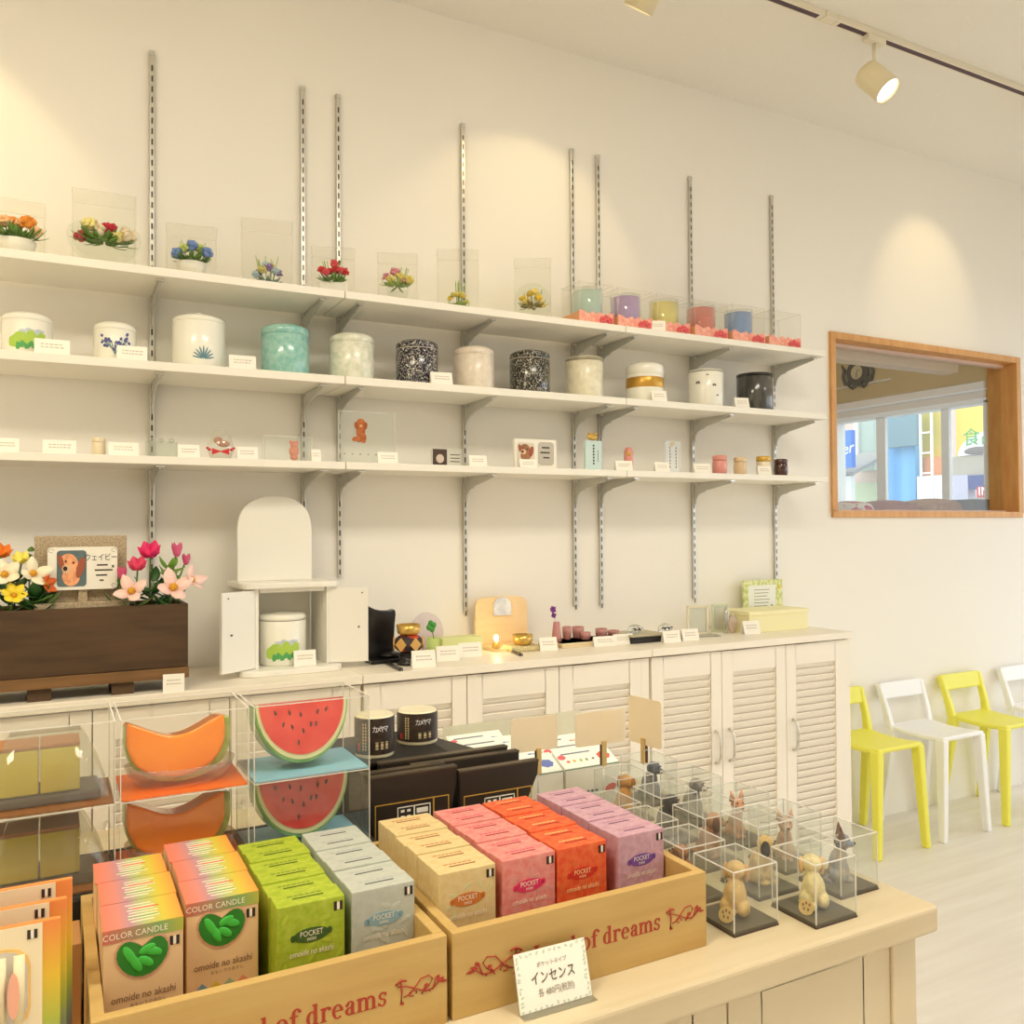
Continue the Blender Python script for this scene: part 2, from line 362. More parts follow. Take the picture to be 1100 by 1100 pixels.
for k in range(11):
    z_ = onX(1000, 444, GX+.2).z-k*.165*1.6
    if z_ > 0: MB().box(-.01, yb, z_-.01, .01, ya, z_+.01).build('rung', TRIMW, ld)
flat('yellow_facade', 'yellow shop front above the white arched board', 'shop front', 1026, 400, 1075, 500, M('yellow render'), X=GX+.6)
ar = thing('arched_board', 'white arched shop board with green characters on the yellow front', 'sign', (GX+.3, 0, 0))
p0, p1 = onX(1029, 490, GX+.3), onX(1075, 490, GX+.3); hh = onX(1060, 461, GX+.3).z-p0.z
MB().prism([(p0.y, p0.z)]+[(p0.y+(p1.y-p0.y)*(1-cos(t*pi/16)), p0.z+hh*1.02*sin(t*pi/16)) for t in range(1, 9)]+[(p1.y, p0.z)], 0, .1, 'x').build('board', M('sign white'), ar)
p_ = onX(1053, 470, GX+.29)
text('lettering', '食品', .24, M('sign green', (64, 160, 70), .6), ar, (-.012, p_.y, p_.z), (pi/2, 0, -pi/2))
MB().ell((-.01, onX(1050, 484, GX+.3).y, onX(1050, 484, GX+.3).z), (.012, .18, .05), Matrix.Identity(4)).build('emblem', M('emblem grey', (110, 100, 96), .7), ar)
flat('grey_shop_base', 'grey beige shop base below the arched board', 'shop front', 1023, 491, 1075, 511, M('grey beige render', (176, 166, 150), .85), X=GX+.32)
flat('dark_blue_banner', 'dark blue banner below the grey shop base', 'banner', 1040, 511, 1075, 524, M('banner blue', (52, 66, 130), .7), X=GX+.2)
rs, a, c = flat('red_street_sign', 'red street sign with white lettering at the lower right of the oak window', 'sign', 1049, 523, 1075, 534, M('sign red', (196, 48, 60), .6), X=GX+.1)
p_ = onX(1057, 528, GX+.09)
text('lettering', 'INO8', .15, M('sign white'), rs, (GX+.088, p_.y-.1, p_.z), (pi/2, 0, -pi/2))
flat('lilac_shop_column', 'lilac grey shop column left of the dark blue banner', 'column', 1023, 511, 1040, 548, M('lilac grey render', (188, 184, 204), .85), X=GX+.2, ground=True)
flat('street_barrier', 'grey street barrier below the red sign', 'barrier', 1040, 535, 1075, 560, M('barrier grey', (150, 152, 146), .85), X=GX-.1, ground=True)

# ================================================================== SHELVING
UPX = [.252, .687, .800, 1.235, 1.672, 1.785, 2.220, 2.652]
UPB = [.95, .95, 1.150, 1.016, 1.018, 1.014, 1.020, 1.06]
WH8 = ['leftmost', 'second from left', 'third from left', 'fourth from left', 'fifth from left', 'sixth from left', 'seventh from left', 'rightmost']
for i, (x, zb) in enumerate(zip(UPX, UPB)):
    u = thing('wall_upright', f'slotted silver wall upright carrying the shelves, {WH8[i]} of eight', 'shelf upright', (x, W, zb), 0, 'slotted wall uprights')
    h = 2.674-zb
    MB().box(-.0065, -.012, 0, .0065, 0, h).build('rail', M('pale zinc rail', (206, 204, 196), .32, metal=.75), u, .0015)
    b = MB(); n = int(h/.0305)
    for k in range(n):
        z = h-.035-k*.0305
        b.box(-.0022, -.0126, z-.017, .0022, -.011, z)
    b.build('slots', SLOT, u)
    MB().box(-.008, -.014, h-.006, .008, 0, h+.008).build('end_cap', METAL, u, .002)
TIERS = [('top', 1.966, 1.988), ('middle', 1.718, 1.741), ('bottom', 1.473, 1.494)]
BX = [(-.24, .7435), (.7465, 1.7275), (1.7305, 2.690)]
SIDE3 = ['left', 'centre', 'right']
SHELFM = M('white shelf board', (245, 241, 230), .45)
for tn, z0, z1 in TIERS:
    for j, (xa, xb) in enumerate(BX):
        o = MB().box(xa, 2.42, z0, xb, 2.660, z1).build('shelf_board', SHELFM, None, .0015)
        tag(o, f'white shelf board, {SIDE3[j]} one of the {tn} wall shelf', 'shelf', 'white wall shelf boards')
def bracket_bm():
    L, h = .214, .085
    pts = [(-.012, 0), (-L-.012, 0), (-L-.012, -.011), (-.085, -.033)]
    for k in range(7):
        a = k/6*pi/2; pts.append((-.026-.045*(1-sin(a)), -.040-.030*(1-cos(a))))
    pts += [(-.023, -h), (-.012, -h)]
    b = MB().prism(pts, -.002, .002, 'x'); b.box(-.0055, -L-.012, -.0025, .0055, -.012, 0); return b
br0 = None
for (tn, z0, z1) in TIERS:
    for i, x in enumerate(UPX):
        lab = f'grey steel bracket under the {tn} shelf on the {WH8[i]} of eight uprights'.replace('leftmost of', 'leftmost of the')
        if br0 is None:
            br0 = thing('shelf_bracket', lab, 'bracket', (x, W, z0), 0, 'shelf brackets')
            bracket_bm().build('arm', METAL, br0)
            MB().box(-.010, -.232, -.006, .010, -.206, -.0005).build('tip_tab', CHROME, br0, .001)
            MB().box(-.006, -.045, -.010, .007, -.018, -.002).build('hook_plate', CHROME, br0)
        else: dup(br0, (x, W, z0), 0, lab)

# ------------------------------------------------------------------ helpers for small goods
def price_card(label, x, y, z, w=.05, h=.034, rz=None, tilt=15, lines=2, group='small white price cards', name='price_card'):
    o = thing(name, label, 'price card', (x, y, z), face(x, y)*.6 if rz is None else rz, group)
    T = Matrix.Rotation(R(-tilt), 4, 'X')
    MB().box(-w/2, 0, 0, w/2, .0008, h, T).box(-w/2, .002, 0, w/2, .0026, h*.9, Matrix.Translation((0, h*.5, 0)) @ Matrix.Rotation(R(tilt), 4, 'X')).build('card', CARD, o)
    b = MB(); rnd = random.Random(int(x*1000+z*77))
    for k in range(lines):
        zz = h*(.62-.2*k); x0 = -w*.32; 
        while x0 < w*.3:
            ln = w*rnd.uniform(.05, .13); b.box(x0, -.0004, zz, min(x0+ln, w*.36), .0003, zz+h*.07, T); x0 += ln+w*.03
    b.build('print', M('faint ink', (204, 194, 178), .7), o); return o
def clear_case(parent, w, d, h, edge=.0012, mat=None, t=.0012, top=True, name='case', edges=True):
    """open-bottomed clear cover made of five sheets, with bright polished edges"""
    b = MB(); m_ = mat or ACR
    def sheet(p): b.add(p, [(0, 1, 2, 3)])
    x, y = w/2, d/2
    sheet([(-x, -y, 0), (x, -y, 0), (x, -y, h), (-x, -y, h)]); sheet([(x, y, 0), (-x, y, 0), (-x, y, h), (x, y, h)])
    sheet([(-x, y, 0), (-x, -y, 0), (-x, -y, h), (-x, y, h)]); sheet([(x, -y, 0), (x, y, 0), (x, y, h), (x, -y, h)])
    if top: sheet([(-x, -y, h), (x, -y, h), (x, y, h), (-x, y, h)])
    c = b.build(name, m_, parent)
    if edges:
        e = MB(); g = edge/2
        for sx in (-x, x):
            for sy in (-y, y): e.box(sx-g, sy-g, 0, sx+g, sy+g, h)
            e.box(sx-g, -y, h-g, sx+g, y, h+g)
        for sy in (-y, y): e.box(-x, sy-g, h-g, x, sy+g, h+g)
        e.build('case_edges', CLEAR('faint clear edge', (252, 252, 248), .15, .1, .03, haze=.16) if m_ is PVC else CLEAR('soft clear edge', (252, 252, 248), .5, .1, .10, haze=.60), c)
    return c
def blossom(b, c, r, n=5, up=(0, -.6, .8), W_=.75, bend=.3):
    up = Vector(up).normalized(); u = up.cross(Vector((1, .1, 0))).normalized(); w = up.cross(u)
    for k in range(n):
        a = 2*pi*k/n+.3; d = u*cos(a)+w*sin(a)+up*.35; b.leaf(c, d, up, r, r*W_, bend)
def rose(b, c, r, rnd=random.Random(5)):
    b.ell((c[0], c[1], c[2]), (r*.55, r*.55, r*.55), nu=8, nv=6)
    for k in range(16):
        a, t = rnd.uniform(0, 2*pi), rnd.uniform(-.3, 1.2)
        d = Vector((cos(a)*cos(t), sin(a)*cos(t)-.3, sin(t))).normalized()
        T = Matrix.Translation(Vector(c)+d*r*.62) @ d.to_track_quat('Z', 'Y').to_matrix().to_4x4() @ Matrix.Rotation(rnd.uniform(0, 3), 4, 'Z')
        b.ell((0, 0, 0), (r*.42, r*.16, r*.34), T, 6, 5)

# ================================================================== TOP SHELF: flowers in clear cases
ZT = 1.988
def FM(c): return M('petal %d %d %d' % c, c, .6, sss=.1)
def flower_case(label, px, pxw, pytop, cols, kind, case=(.13, .13), nfl=7, spread=.05, y=2.52, case_top=None, leafm=GREEN, seed=1):
    x = onY(px, 300, y).x; zt = onY(px, pytop, y).z
    o = thing('flower_arrangement', label, 'flower arrangement', (x, y, ZT), face(x, y), 'flower arrangements on the top shelf')
    rnd = random.Random(seed); r = pxw/2*y/F*1.06; H = zt-ZT
    if kind == 'bowl':
        MB().lathe([(r*.30, 0), (r*.34, .004), (r*.62, H*.22), (r*.72, H*.42), (r*.66, H*.42), (r*.5, H*.2)], 24).build('bowl', WHITEG, o)
    elif kind == 'clearbowl':
        MB().lathe([(r*.3, 0), (r*.34, .004), (r*.6, H*.25), (r*.7, H*.5)], 24, cap=False).build('glass_bowl', CLEAR('bowl glass', (235, 240, 232), .6, .05, .1, haze=.12), o)
    elif kind == 'pot':
        MB().box(-r*.85, -.02, 0, r*.85, .02, H*.4).build('pot', WHITEG, o, .004)
    elif kind in ('heart', 'round'):
        pts = []
        for k in range(28):
            t = 2*pi*k/28
            if kind == 'heart': pts.append((r*1.12*sin(t)**3, H*.52+H*.036*(13*cos(t)-5*cos(2*t)-2*cos(3*t)-cos(4*t))))
            else: pts.append((r*1.25*cos(t), H*.55*(1+sin(t))))
        MB().prism(pts, -.03, .03, 'y', smooth=True).build('glass_vase', CLEAR('bowl glass'), o)
    zc = {'bowl': .55, 'clearbowl': .55, 'pot': .5, 'heart': .62, 'round': .5, 'none': .25}[kind]*H
    lb = MB()
    for k in range(54):
        a = rnd.uniform(0, 2*pi); rr = r*rnd.uniform(.15, .75)
        lb.leaf((rr*cos(a)*.85, rr*sin(a)*.5-r*.15, zc-H*.06), (cos(a), sin(a)*.6-.2, rnd.uniform(-.25, .8)), (0, -.4, 1), r*rnd.uniform(.3, .6), r*.2, .25)
    lb.build('foliage', leafm, o)
    for ci, c in enumerate(cols):
        fb = MB()
        for k in range(nfl):
            if k % len(cols) != ci: continue
            t = k/(nfl-1)-.5 if nfl > 1 else 0
            fx, fz = t*r*1.35, zc+(H-zc)*(.55-1.3*t*t)+rnd.uniform(-.1, .12)*H
            rose(fb, (fx, -r*.35+rnd.uniform(-.2, .2)*r, fz-H*.05), r*rnd.uniform(.27, .36), rnd)
        fb.build('blossoms', FM(c), o)
    sb = MB()
    for k in range(9):
        a = rnd.uniform(-1, 1); sb.tube([(a*r*.4, -.005, zc), (a*r*.75, -.01, zc+(H-zc)*rnd.uniform(.75, 1.0))], .0011, 5)
    sb.build('sprigs', LGREEN, o)
    MB().box(-case[0]/2-.001, -.055, 0, case[0]/2+.001, .055, .002).build('case_base', CARD, o)
    hh = (onY(px, case_top, y).z-ZT) if case_top else H*1.25
    clear_case(o, case[0], .108, hh, .0010, PVC, edges=True)
    return o
flower_case('orange and peach flower arrangement at the far left of the top shelf', 17, 46, 232, [(240, 150, 40), (246, 200, 150)], 'bowl', (.13, .13), 6, case_top=222, seed=3)
flower_case('heart-shaped glass with red and cream roses on the top shelf', 112, 56, 240, [(200, 40, 60), (236, 226, 150), (240, 224, 196)], 'heart', (.15, .13), 6, case_top=214, seed=5)
flower_case('blue and green flowers in a round white bowl on the top shelf', 206, 40, 258, [(120, 150, 214), (206, 220, 130)], 'bowl', (.13, .12), 5, case_top=249, seed=8)
flower_case('pale blue and purple posy in a tall clear case on the top shelf', 287, 32, 275, [(184, 206, 214), (150, 120, 176), (214, 206, 130)], 'none', (.14, .13), 8, case_top=243, seed=12, leafm=M('blue grey leaf', (140, 164, 150), .6))
flower_case('bright red flowers in a white pot on the top shelf', 358, 34, 280, [(214, 40, 50), (226, 80, 90)], 'pot', (.125, .12), 7, case_top=272, seed=15)
flower_case('pink and green flowers in a clear bowl on the top shelf', 427, 36, 287, [(226, 150, 170), (226, 210, 120)], 'clearbowl', (.12, .12), 6, case_top=278, seed=18, leafm=LGREEN)
flower_case('small yellow green posy in a tall clear case on the top shelf', 492, 26, 302, [(236, 206, 96), (206, 206, 110)], 'none', (.13, .12), 6, case_top=274, seed=22, leafm=LGREEN)
flower_case('yellow flowers in a round glass vase on the top shelf', 572, 34, 310, [(244, 210, 70), (248, 226, 120)], 'round', (.12, .12), 6, case_top=283, seed=26, leafm=M('ochre leaf', (160, 146, 84), .6))

# candle gift boxes
PINKP = M('pink patterned paper', (244, 158, 140), .6, c2=(250, 190, 168), scale=90, lo=.45, hi=.55)
def gift_candle(label, px0, px1, pytop, col, name, y=2.498, tall=.0, candle=True, py=320):
    xa, xb = onY(px0, py, y).x, onY(px1, py, y).x; w = (xb-xa)*.93; x = (xa+xb)/2; zt = onY(px0+6, pytop, y).z; h = zt-ZT
    o = thing('gift_candle_box', label, 'candle', (x, y, ZT), 0, 'candle gift boxes on the top shelf')
    d = min(w, .114); zw = .037
    pts = [(-w/2, 0), (w/2, 0), (w/2, zw*1.15)]
    for k in range(1, 12): t = k/12; pts.append((w/2-w*t, zw*(.85+.32*abs(cos(pi*2*t)))-(.012 if .42 < t < .58 else 0)))
    pts.append((-w/2, zw*1.15))
    MB().prism(pts, -d/2-.0012, -d/2-.0004, 'y').build('paper_front', PINKP, o)
    b = MB().box(-w/2-.001, -d/2, 0, -w/2, d/2, zw).box(w/2, -d/2, 0, w/2+.001, d/2, zw).box(-w/2, -d/2, 0, w/2, d/2, .002)
    b.build('paper_sides', M('peach paper', (240, 176, 130), .6), o)
    fl = MB(); rnd = random.Random(int(px0))
    for k in range(3):
        blossom(fl, (w*(.14+.12*k)-.0, -d/2-.002, zw*(.4+.2*(k % 2))), .014, 5, (0, -1, 0), .7, .1)
    fl.build('flower_print', M('coral pink', (236, 104, 110), .6), o)
    if candle:
        r = d*.44; hc = h*.94
        MB().lathe([(r*.95, .003), (r, .008), (r, hc*.93), (r*.2, hc*.93)], 28, Matrix.Translation((0, 0, 0))).build('candle', M('candle '+name, col, .5, sss=.3), o)
        MB().lathe([(r*1.04, .002), (r*1.06, hc), (r*1.03, hc), (r*1.02, hc*.94)], 28, cap=False).build('glass_jar', CLEAR('jar glass', (246, 248, 246), .5, .04, .06, haze=.08), o)
    clear_case(o, w, d, h, .001, PVC)
gift_candle('candle gift box with an aqua candle, leftmost of the row', 611, 650, 307, (186, 216, 208), 'aqua')
gift_candle('candle gift box with a purple candle on the top shelf', 652, 691, 314, (178, 134, 210), 'purple')
gift_candle('candle gift box with a yellow candle on the top shelf', 694, 731, 320, (240, 220, 80), 'yellow')
gift_candle('candle gift box with a coral red candle on the top shelf', 734, 771, 326, (240, 112, 96), 'coral')
gift_candle('candle gift box with a blue candle on the top shelf', 774, 811, 331, (128, 172, 240), 'blue')
gift_candle('open clear gift box with brown paper at the right end of the top shelf', 813, 849, 337, (226, 190, 150), 'tan', candle=False)
price_card('white price card before the yellow candle box on the top shelf', onY(706, 350, 2.43).x, 2.429, ZT, .06, .036, tilt=8)

# ================================================================== MIDDLE SHELF: urns
ZM = 1.741
def cyl_patch(b, r, pts):
    """flat outline (u along the curve, z) laid on a cylinder facing -y"""
    c = (sum(p[0] for p in pts)/len(pts), sum(p[1] for p in pts)/len(pts)); n = len(pts)
    b.kk = getattr(b, 'kk', 0)+1; q = r+(b.kk % 12)*1.5e-5
    f = lambda p: (q*sin(p[0]/r), -q*cos(p[0]/r), p[1])
    b.add([f(c)]+[f(p) for p in pts], [(0, 1+k, 1+(k+1) % n) for k in range(n)], True); return b
def blob(cx, cz, rx, rz, a=0, n=12, jit=0, seed=0):
    rd = random.Random(seed); o = []
    for k in range(n):
        t = 2*pi*k/n; j = 1+rd.uniform(-jit, jit); u, v = rx*cos(t)*j, rz*sin(t)*j
        o.append((cx+u*cos(a)-v*sin(a), cz+u*sin(a)+v*cos(a)))
    return o
def landscape(o, r, h, dx=0):
    b = MB()
    for k in range(9): cyl_patch(b, r+.0006, blob(dx+(-.55+.14*k)*r, h*(.30+.05*(k % 3)), r*.2, h*.14, 0, 10, .2, k))
    b.build('painted_meadow', M('meadow green', (176, 208, 84), .5), o)
    b = MB()
    for k in range(7): cyl_patch(b, r+.0010, blob(dx+(-.35+.16*k)*r, h*(.20+.04*(k % 2)), r*.1, h*.07, 0, 9, .3, k+20))
    b.build('painted_trees', M('tree green', (84, 168, 96), .5), o)
    b = MB()
    for k in range(4): cyl_patch(b, r+.0004, blob(dx+(-.1+.2*k)*r, h*(.50+.02*(k % 2)), r*.22, h*.08, 0, 10, .2, k+40))
    b.build('painted_hills', M('pale blue hills', (196, 206, 220), .5), o)
def urn(label, px0, px1, pytop, mat, y=2.53, lidfrac=.2, knob=False, z=ZM, rough=None, lidmat=None, dome=.01, cat='urn', group='urns on the middle shelf', name='urn'):
    px = (px0+px1)/2; x = onY(px, 400, y).x; r = (px1-px0)/2*sqrt(x*x+y*y)/F*.93*(y/ sqrt(x*x+y*y))**.0
    dist = (Vector((x, y, z))-CAM).dot(fwd); r = (px1-px0)/2*dist/F*.985
    h = onY(px, pytop, y).z-z
    o = thing(name, label, cat, (x, y, z), face(x, y), group)
    hb = h*(1-lidfrac)
    MB().lathe([(r*.9, 0), (r*.96, .002), (r, .008), (r, hb-.0015), (r*.98, hb)], 40).build('body', mat, o)
    hl = h-dome-.0
    l = MB().lathe([(r*.98, hb), (r*1.0, hb+.0012), (r*1.0, hl-.006), (r*.97, hl), (r*.75, h-.002), (r*.1, h)], 40)
    if knob: l.lathe([(r*.12, h-.001), (r*.2, h+.006), (r*.12, h+.012), (r*.02, h+.013)], 20)
    l.build('lid', lidmat or mat, o)
    return o, r, h
PORC = M('white porcelain', (246, 244, 232), .25, coat=.4)
o, r, h = urn('white urn painted with a green meadow, leftmost on the middle shelf', 4, 54, 338, PORC); landscape(o, r, h)
o, r, h = urn('white urn painted with blue flower sprigs on the middle shelf', 102, 145, 348, PORC)
b = MB(); rnd = random.Random(4)
for k in range(26):
    a = rnd.uniform(-1, 1); cyl_patch(b, r+.0006, blob(a*r*.7, h*(.28+.4*rnd.random()*(.4+abs(a)*.6)+abs(a)*.12), .0038, .0048, rnd.uniform(0, 3), 8))
b.build('painted_flowers', M('painted blue', (84, 90, 150), .5), o)
b = MB()
for k in range(9): a = -1+k*.25; cyl_patch(b, r+.0005, blob(a*r*.4, h*(.32+.12*abs(a)), .0016, .02, -a*.9, 8))
b.build('painted_stems', M('painted blue green', (110, 140, 140), .5), o)
o, r, h = urn('large white urn with a blue agave painting and a knob lid', 186, 241, 341, PORC, knob=True, lidfrac=.14)
b = MB()
for k in range(9):
    a = (k-4)*.34; cyl_patch(b, r+.0006, blob(r*.18+sin(a)*.016, h*.16+cos(a)*.018, .0022, .019 - abs(k-4)*.0012, -a, 8))
b.build('painted_agave', M('painted slate blue', (96, 136, 150), .5), o)
urn('aqua mottled urn on the middle shelf', 281, 332, 351, M('aqua glaze', (130, 190, 182), .2, c2=(164, 208, 198), scale=60, lo=.35, hi=.65, coat=.5))
urn('pale green white mottled urn right of the aqua urn', 354, 402, 360, M('celadon glaze', (214, 218, 196), .25, c2=(238, 236, 222), scale=55, lo=.38, hi=.62, coat=.4))
NAVY = M('navy patterned glaze', (238, 232, 214), .2, c2=(30, 28, 52), scale=105, lo=.012, hi=.025, kind='vein', coat=.5)
o, r, h = urn('dark navy urn with a white scroll pattern', 425, 471, 367, NAVY)
MB().lathe([(r*.995, h*.795), (r*1.006, h*.80), (r*.995, h*.808)], 40, cap=False).build('lid_seam', M('pale seam glaze', (214, 206, 184), .3), o)
urn('beige pink mottled urn between the navy and the black urns', 487, 531, 374, M('beige rose glaze', (226, 212, 194), .3, c2=(240, 230, 214), scale=45, lo=.35, hi=.65, coat=.3))
BLKP = M('black streaked glaze', (234, 228, 206), .2, c2=(26, 24, 24), scale=100, lo=.010, hi=.022, kind='vein', coat=.5, stretch=(1.2, 1.2, .8))
o, r, h = urn('black urn with cream streaks on the middle shelf', 547, 591, 378, BLKP)
MB().lathe([(r*.995, h*.795), (r*1.006, h*.80), (r*.995, h*.808)], 40, cap=False).build('lid_seam', M('pale seam glaze'), o)
urn('cream mottled urn right of the black streaked urn', 607, 648, 385, M('cream stone glaze', (222, 214, 186), .3, c2=(240, 234, 210), scale=40, lo=.35, hi=.65, coat=.3), lidfrac=.02)
o, r, h = urn('white urn with a broad gold band on the middle shelf', 672, 713, 391, PORC, lidfrac=.3)
MB().lathe([(r*1.0, h*.38), (r*1.012, h*.39), (r*1.012, h*.62), (r*1.0, h*.63)], 40, cap=False).build('gold_band', M('gold band', (206, 158, 70), .3, metal=.6), o)
o, r, h = urn('white urn with small grey butterflies near the right end', 739, 777, 397, PORC, lidfrac=.06)
b = MB()
for (u, v, s) in ((-.45, .62, 1), (.5, .55, .9), (.7, .3, .6), (.1, .8, .5)):
    for q in (-1, 1): cyl_patch(b, r+.0006, blob(u*r+q*.004*s, h*v, .0045*s, .006*s, q*.6, 8))
b.build('butterflies', M('painted grey', (120, 118, 118), .6), o)
urn('dark granite urn at the right end of the middle shelf', 791, 830, 402, M('dark granite', (52, 52, 50), .15, c2=(86, 84, 80), scale=26, lo=.4, hi=.62, coat=.5, stretch=(1, 1, .25)), lidfrac=.03)
for px, py, pw, what in [(56, 380, 34, 'meadow urn'), (142, 388, 30, 'blue sprig urn'), (261, 397, 28, 'aqua urn, on its left side'), (475, 414, 24, 'navy scroll urn'), (709, 432, 18, 'gold band urn'), (798, 439, 17, 'dark granite urn')]:
    y = 2.432; p = onY(px, py, y); dist = (p-CAM).dot(fwd)
    price_card(f'white price card in front of the {what}', p.x, y, ZM, pw*dist/F*1.0, .040, rz=face(p.x, y)*.3)

# ================================================================== BOTTOM SHELF: small memorial goods
ZB = 1.494
def bx(px, y=2.46): return onY(px, 495, y).x
def wpx(w, x, y=2.46): return w*(Vector((x, y, 1.5))-CAM).dot(fwd)/F
def hz(px, py, y=2.46): return onY(px, py, y).z-ZB
nm = 'white price card on the bottom shelf '
for px, pw, what in [(8, 22, 'at the far left end'), (64, 32, 'left of the small cream jar'), (133, 30, 'right of the small cream jar'), (203, 22, 'left of the egg ornament with the red bow'), (266, 22, 'right of the egg ornament with the red bow'), (340, 10, 'right of the pink dog block'), (417, 22, 'right of the poodle plaque'), (514, 20, 'right of the small dog photo block'), (671, 20, 'in front of the pink bottle'), (712, 17, 'in front of the tall clear tablet'), (755, 20, 'left of the pink jar'), (822, 16, 'in front of the golden jar')]:
    x = onY(px, 495, 2.435).x; price_card(nm+what, x, 2.435, ZB, wpx(pw, x, 2.435), .036, rz=face(x, 2.43)*.3)
def jar(label, px0, px1, pytop, mat, lidm=None, cat='jar', y=2.47, name='mini_urn', group='small jars on the bottom shelf'):
    x = bx((px0+px1)/2, y); r = wpx(px1-px0, x, y)/2; h = hz(px0, pytop, y)
    o = thing(name, label, cat, (x, y, ZB), face(x, y), group)
    MB().lathe([(r*.82, 0), (r*.95, h*.1), (r, h*.4), (r*.95, h*.68), (r*.9, h*.72)], 24).build('body', mat, o)
    MB().lathe([(r*.9, h*.73), (r*.96, h*.76), (r*.96, h*.94), (r*.85, h), (r*.1, h)], 24).build('lid', lidm or mat, o); return o
jar('tiny cream jar between two price cards at the left of the bottom shelf', 99, 113, 470, M('cream glaze', (236, 222, 190), .3, coat=.3))
jar('small pink jar near the right end of the bottom shelf', 765, 781, 489, M('pink glaze', (226, 150, 140), .3, coat=.3))
jar('small beige jar right of the pink jar', 788, 802, 491, M('beige glaze', (222, 196, 156), .3, coat=.3))
jar('small golden topped jar behind its price card', 812, 828, 490, M('ivory glaze', (236, 224, 196), .3, coat=.3), M('gold glaze', (216, 174, 76), .3, metal=.4))
o = jar('small dark brown banded jar at the right end of the bottom shelf', 831, 846, 493, M('dark brown glaze', (70, 34, 26), .2, coat=.5))
MB().lathe([(.0118, .0235), (.0128, .024), (.0128, .0275), (.0118, .028)], 24, cap=False).build('gold_band', M('gold band'), o)
# clear blocks
def block(label, px0, px1, pytop, d=.02, y=2.47, mat=None, name='acrylic_block', cat='memorial block'):
    xa, xb = bx(px0, y), bx(px1, y); h = hz(px0, pytop, y); o = thing(name, label, cat, ((xa+xb)/2, y, ZB), 0)
    w = xb-xa
    if mat: MB().box(-w/2, -d/2, 0, w/2, d/2, h).build('block', mat, o, .0015)
    else: clear_case(o, w, d, h, .0011, name='block')
    return o, w, h, d
o, w, h, d = block('low clear glass ornament left of the red bow egg', 155, 191, 474, .03, mat=CLEAR('ornament glass', (240, 244, 240), .7, .03, .1))
for k in range(3): MB().ell((-w*.3+k*w*.3, 0, h+.004), (.008, .008, .007)).build('glass_bead', CLEAR('ornament glass'), o)
# egg ornament
x = bx(237); hh = hz(237, 462)
o = thing('egg_ornament', 'clear egg ornament with orange dog and red bow on the bottom shelf', 'ornament', (x, 2.46, ZB), face(x, 2.46))
r = wpx(28, x)/2
MB().lathe([(r*.75, .002), (r, hh*.3), (r*.97, hh*.5), (r*.75, hh*.8), (r*.4, hh*.96), (r*.05, hh)], 28).build('egg', CLEAR('egg glass', (248, 248, 244), .5, .05, .05, haze=.15), o)
DOGO = M('orange brown fur', (196, 116, 64), .8, c2=(170, 92, 48), scale=80)
MB().ell((-.006, -r*.5, hh*.62), (.012, .006, .010)).ell((.008, -r*.6, hh*.5), (.017, .006, .009)).build('dog_figure', DOGO, o)
b = MB(); b.prism([(-.022, hh*.12), (0, hh*.22), (.022, hh*.12), (.022, hh*.34), (0, hh*.24), (-.022, hh*.34)], -r*1.03, -r*.9, 'y')
for s in (-1, 1): b.ell((s*r*.8, -r*.75, hh*.3), .004).ell((s*r*.95, -r*.5, hh*.36), .0035)
b.build('red_bow', M('red ribbon', (206, 40, 46), .5), o)
o, w, h, d = block('clear acrylic block with a small pink dog at its right', 283, 335, 468, .03)
PINKD = M('pink dog plush', (230, 150, 128), .8)
MB().ell((w*.12, -.002, h*.42), (.014, .010, .017)).ell((w*.12, -.004, h*.68), (.011, .009, .010)).ell((w*.12-.009, 0, h*.80), (.004, .003, .005)).ell((w*.12+.009, 0, h*.80), (.004, .003, .005)).ell((w*.12, -.004, h*.16), (.011, .01, .008)).build('dog_figure', PINKD, o)
# poodle plaque
o, w, h, d = block('clear plaque printed with a sitting orange poodle', 364, 424, 441, .006)
def poodle(o, s, cx, cz, y, mat, mat2):
    b = MB()
    def e(u, v, ru, rv, a=0): b.prism(blob(cx+u*s, cz+v*s, ru*s, rv*s, a, 16, .06, int(u*97+v*31)), y-.0008, y, 'y')
    e(0, .1, .20, .30); e(.06, -.12, .17, .22); e(-.22, -.20, .16, .10, .2); e(.12, -.28, .09, .08); e(0, .42, .22, .2); e(0, .54, .17, .12)
    b.build('printed_dog', mat, o)
    b = MB()
    def e(u, v, ru, rv, a=0, dy=.001): b.prism(blob(cx+u*s, cz+v*s, ru*s, rv*s, a, 14, .05, 3), y-.0008-dy, y-dy, 'y')
    e(-.2, .36, .08, .16, .2); e(.2, .36, .08, .16, -.2); e(-.06, .44, .02, .02); e(.07, .44, .02, .02); e(-.1, -.3, .06, .03)
    b.build('printed_ears', mat2, o)
    b = MB(); b.prism(blob(cx, cz+.36*s, .06*s, .05*s, 0, 12), y-.0028, y-.002, 'y'); b.build('printed_muzzle', M('pale fur', (232, 186, 140), .8), o)
poodle(o, h*.46, -w*.12, h*.56, -d/2-.001, DOGO, M('dark orange fur', (160, 84, 40), .8))
b = MB()
for k in range(6): b.box(-w*.42+k*w*.14, -d/2-.0008, h*.17, -w*.42+k*w*.14+.004, -d/2-.0002, h*.19)
b.build('print', M('brown ink', (126, 92, 70), .7), o)
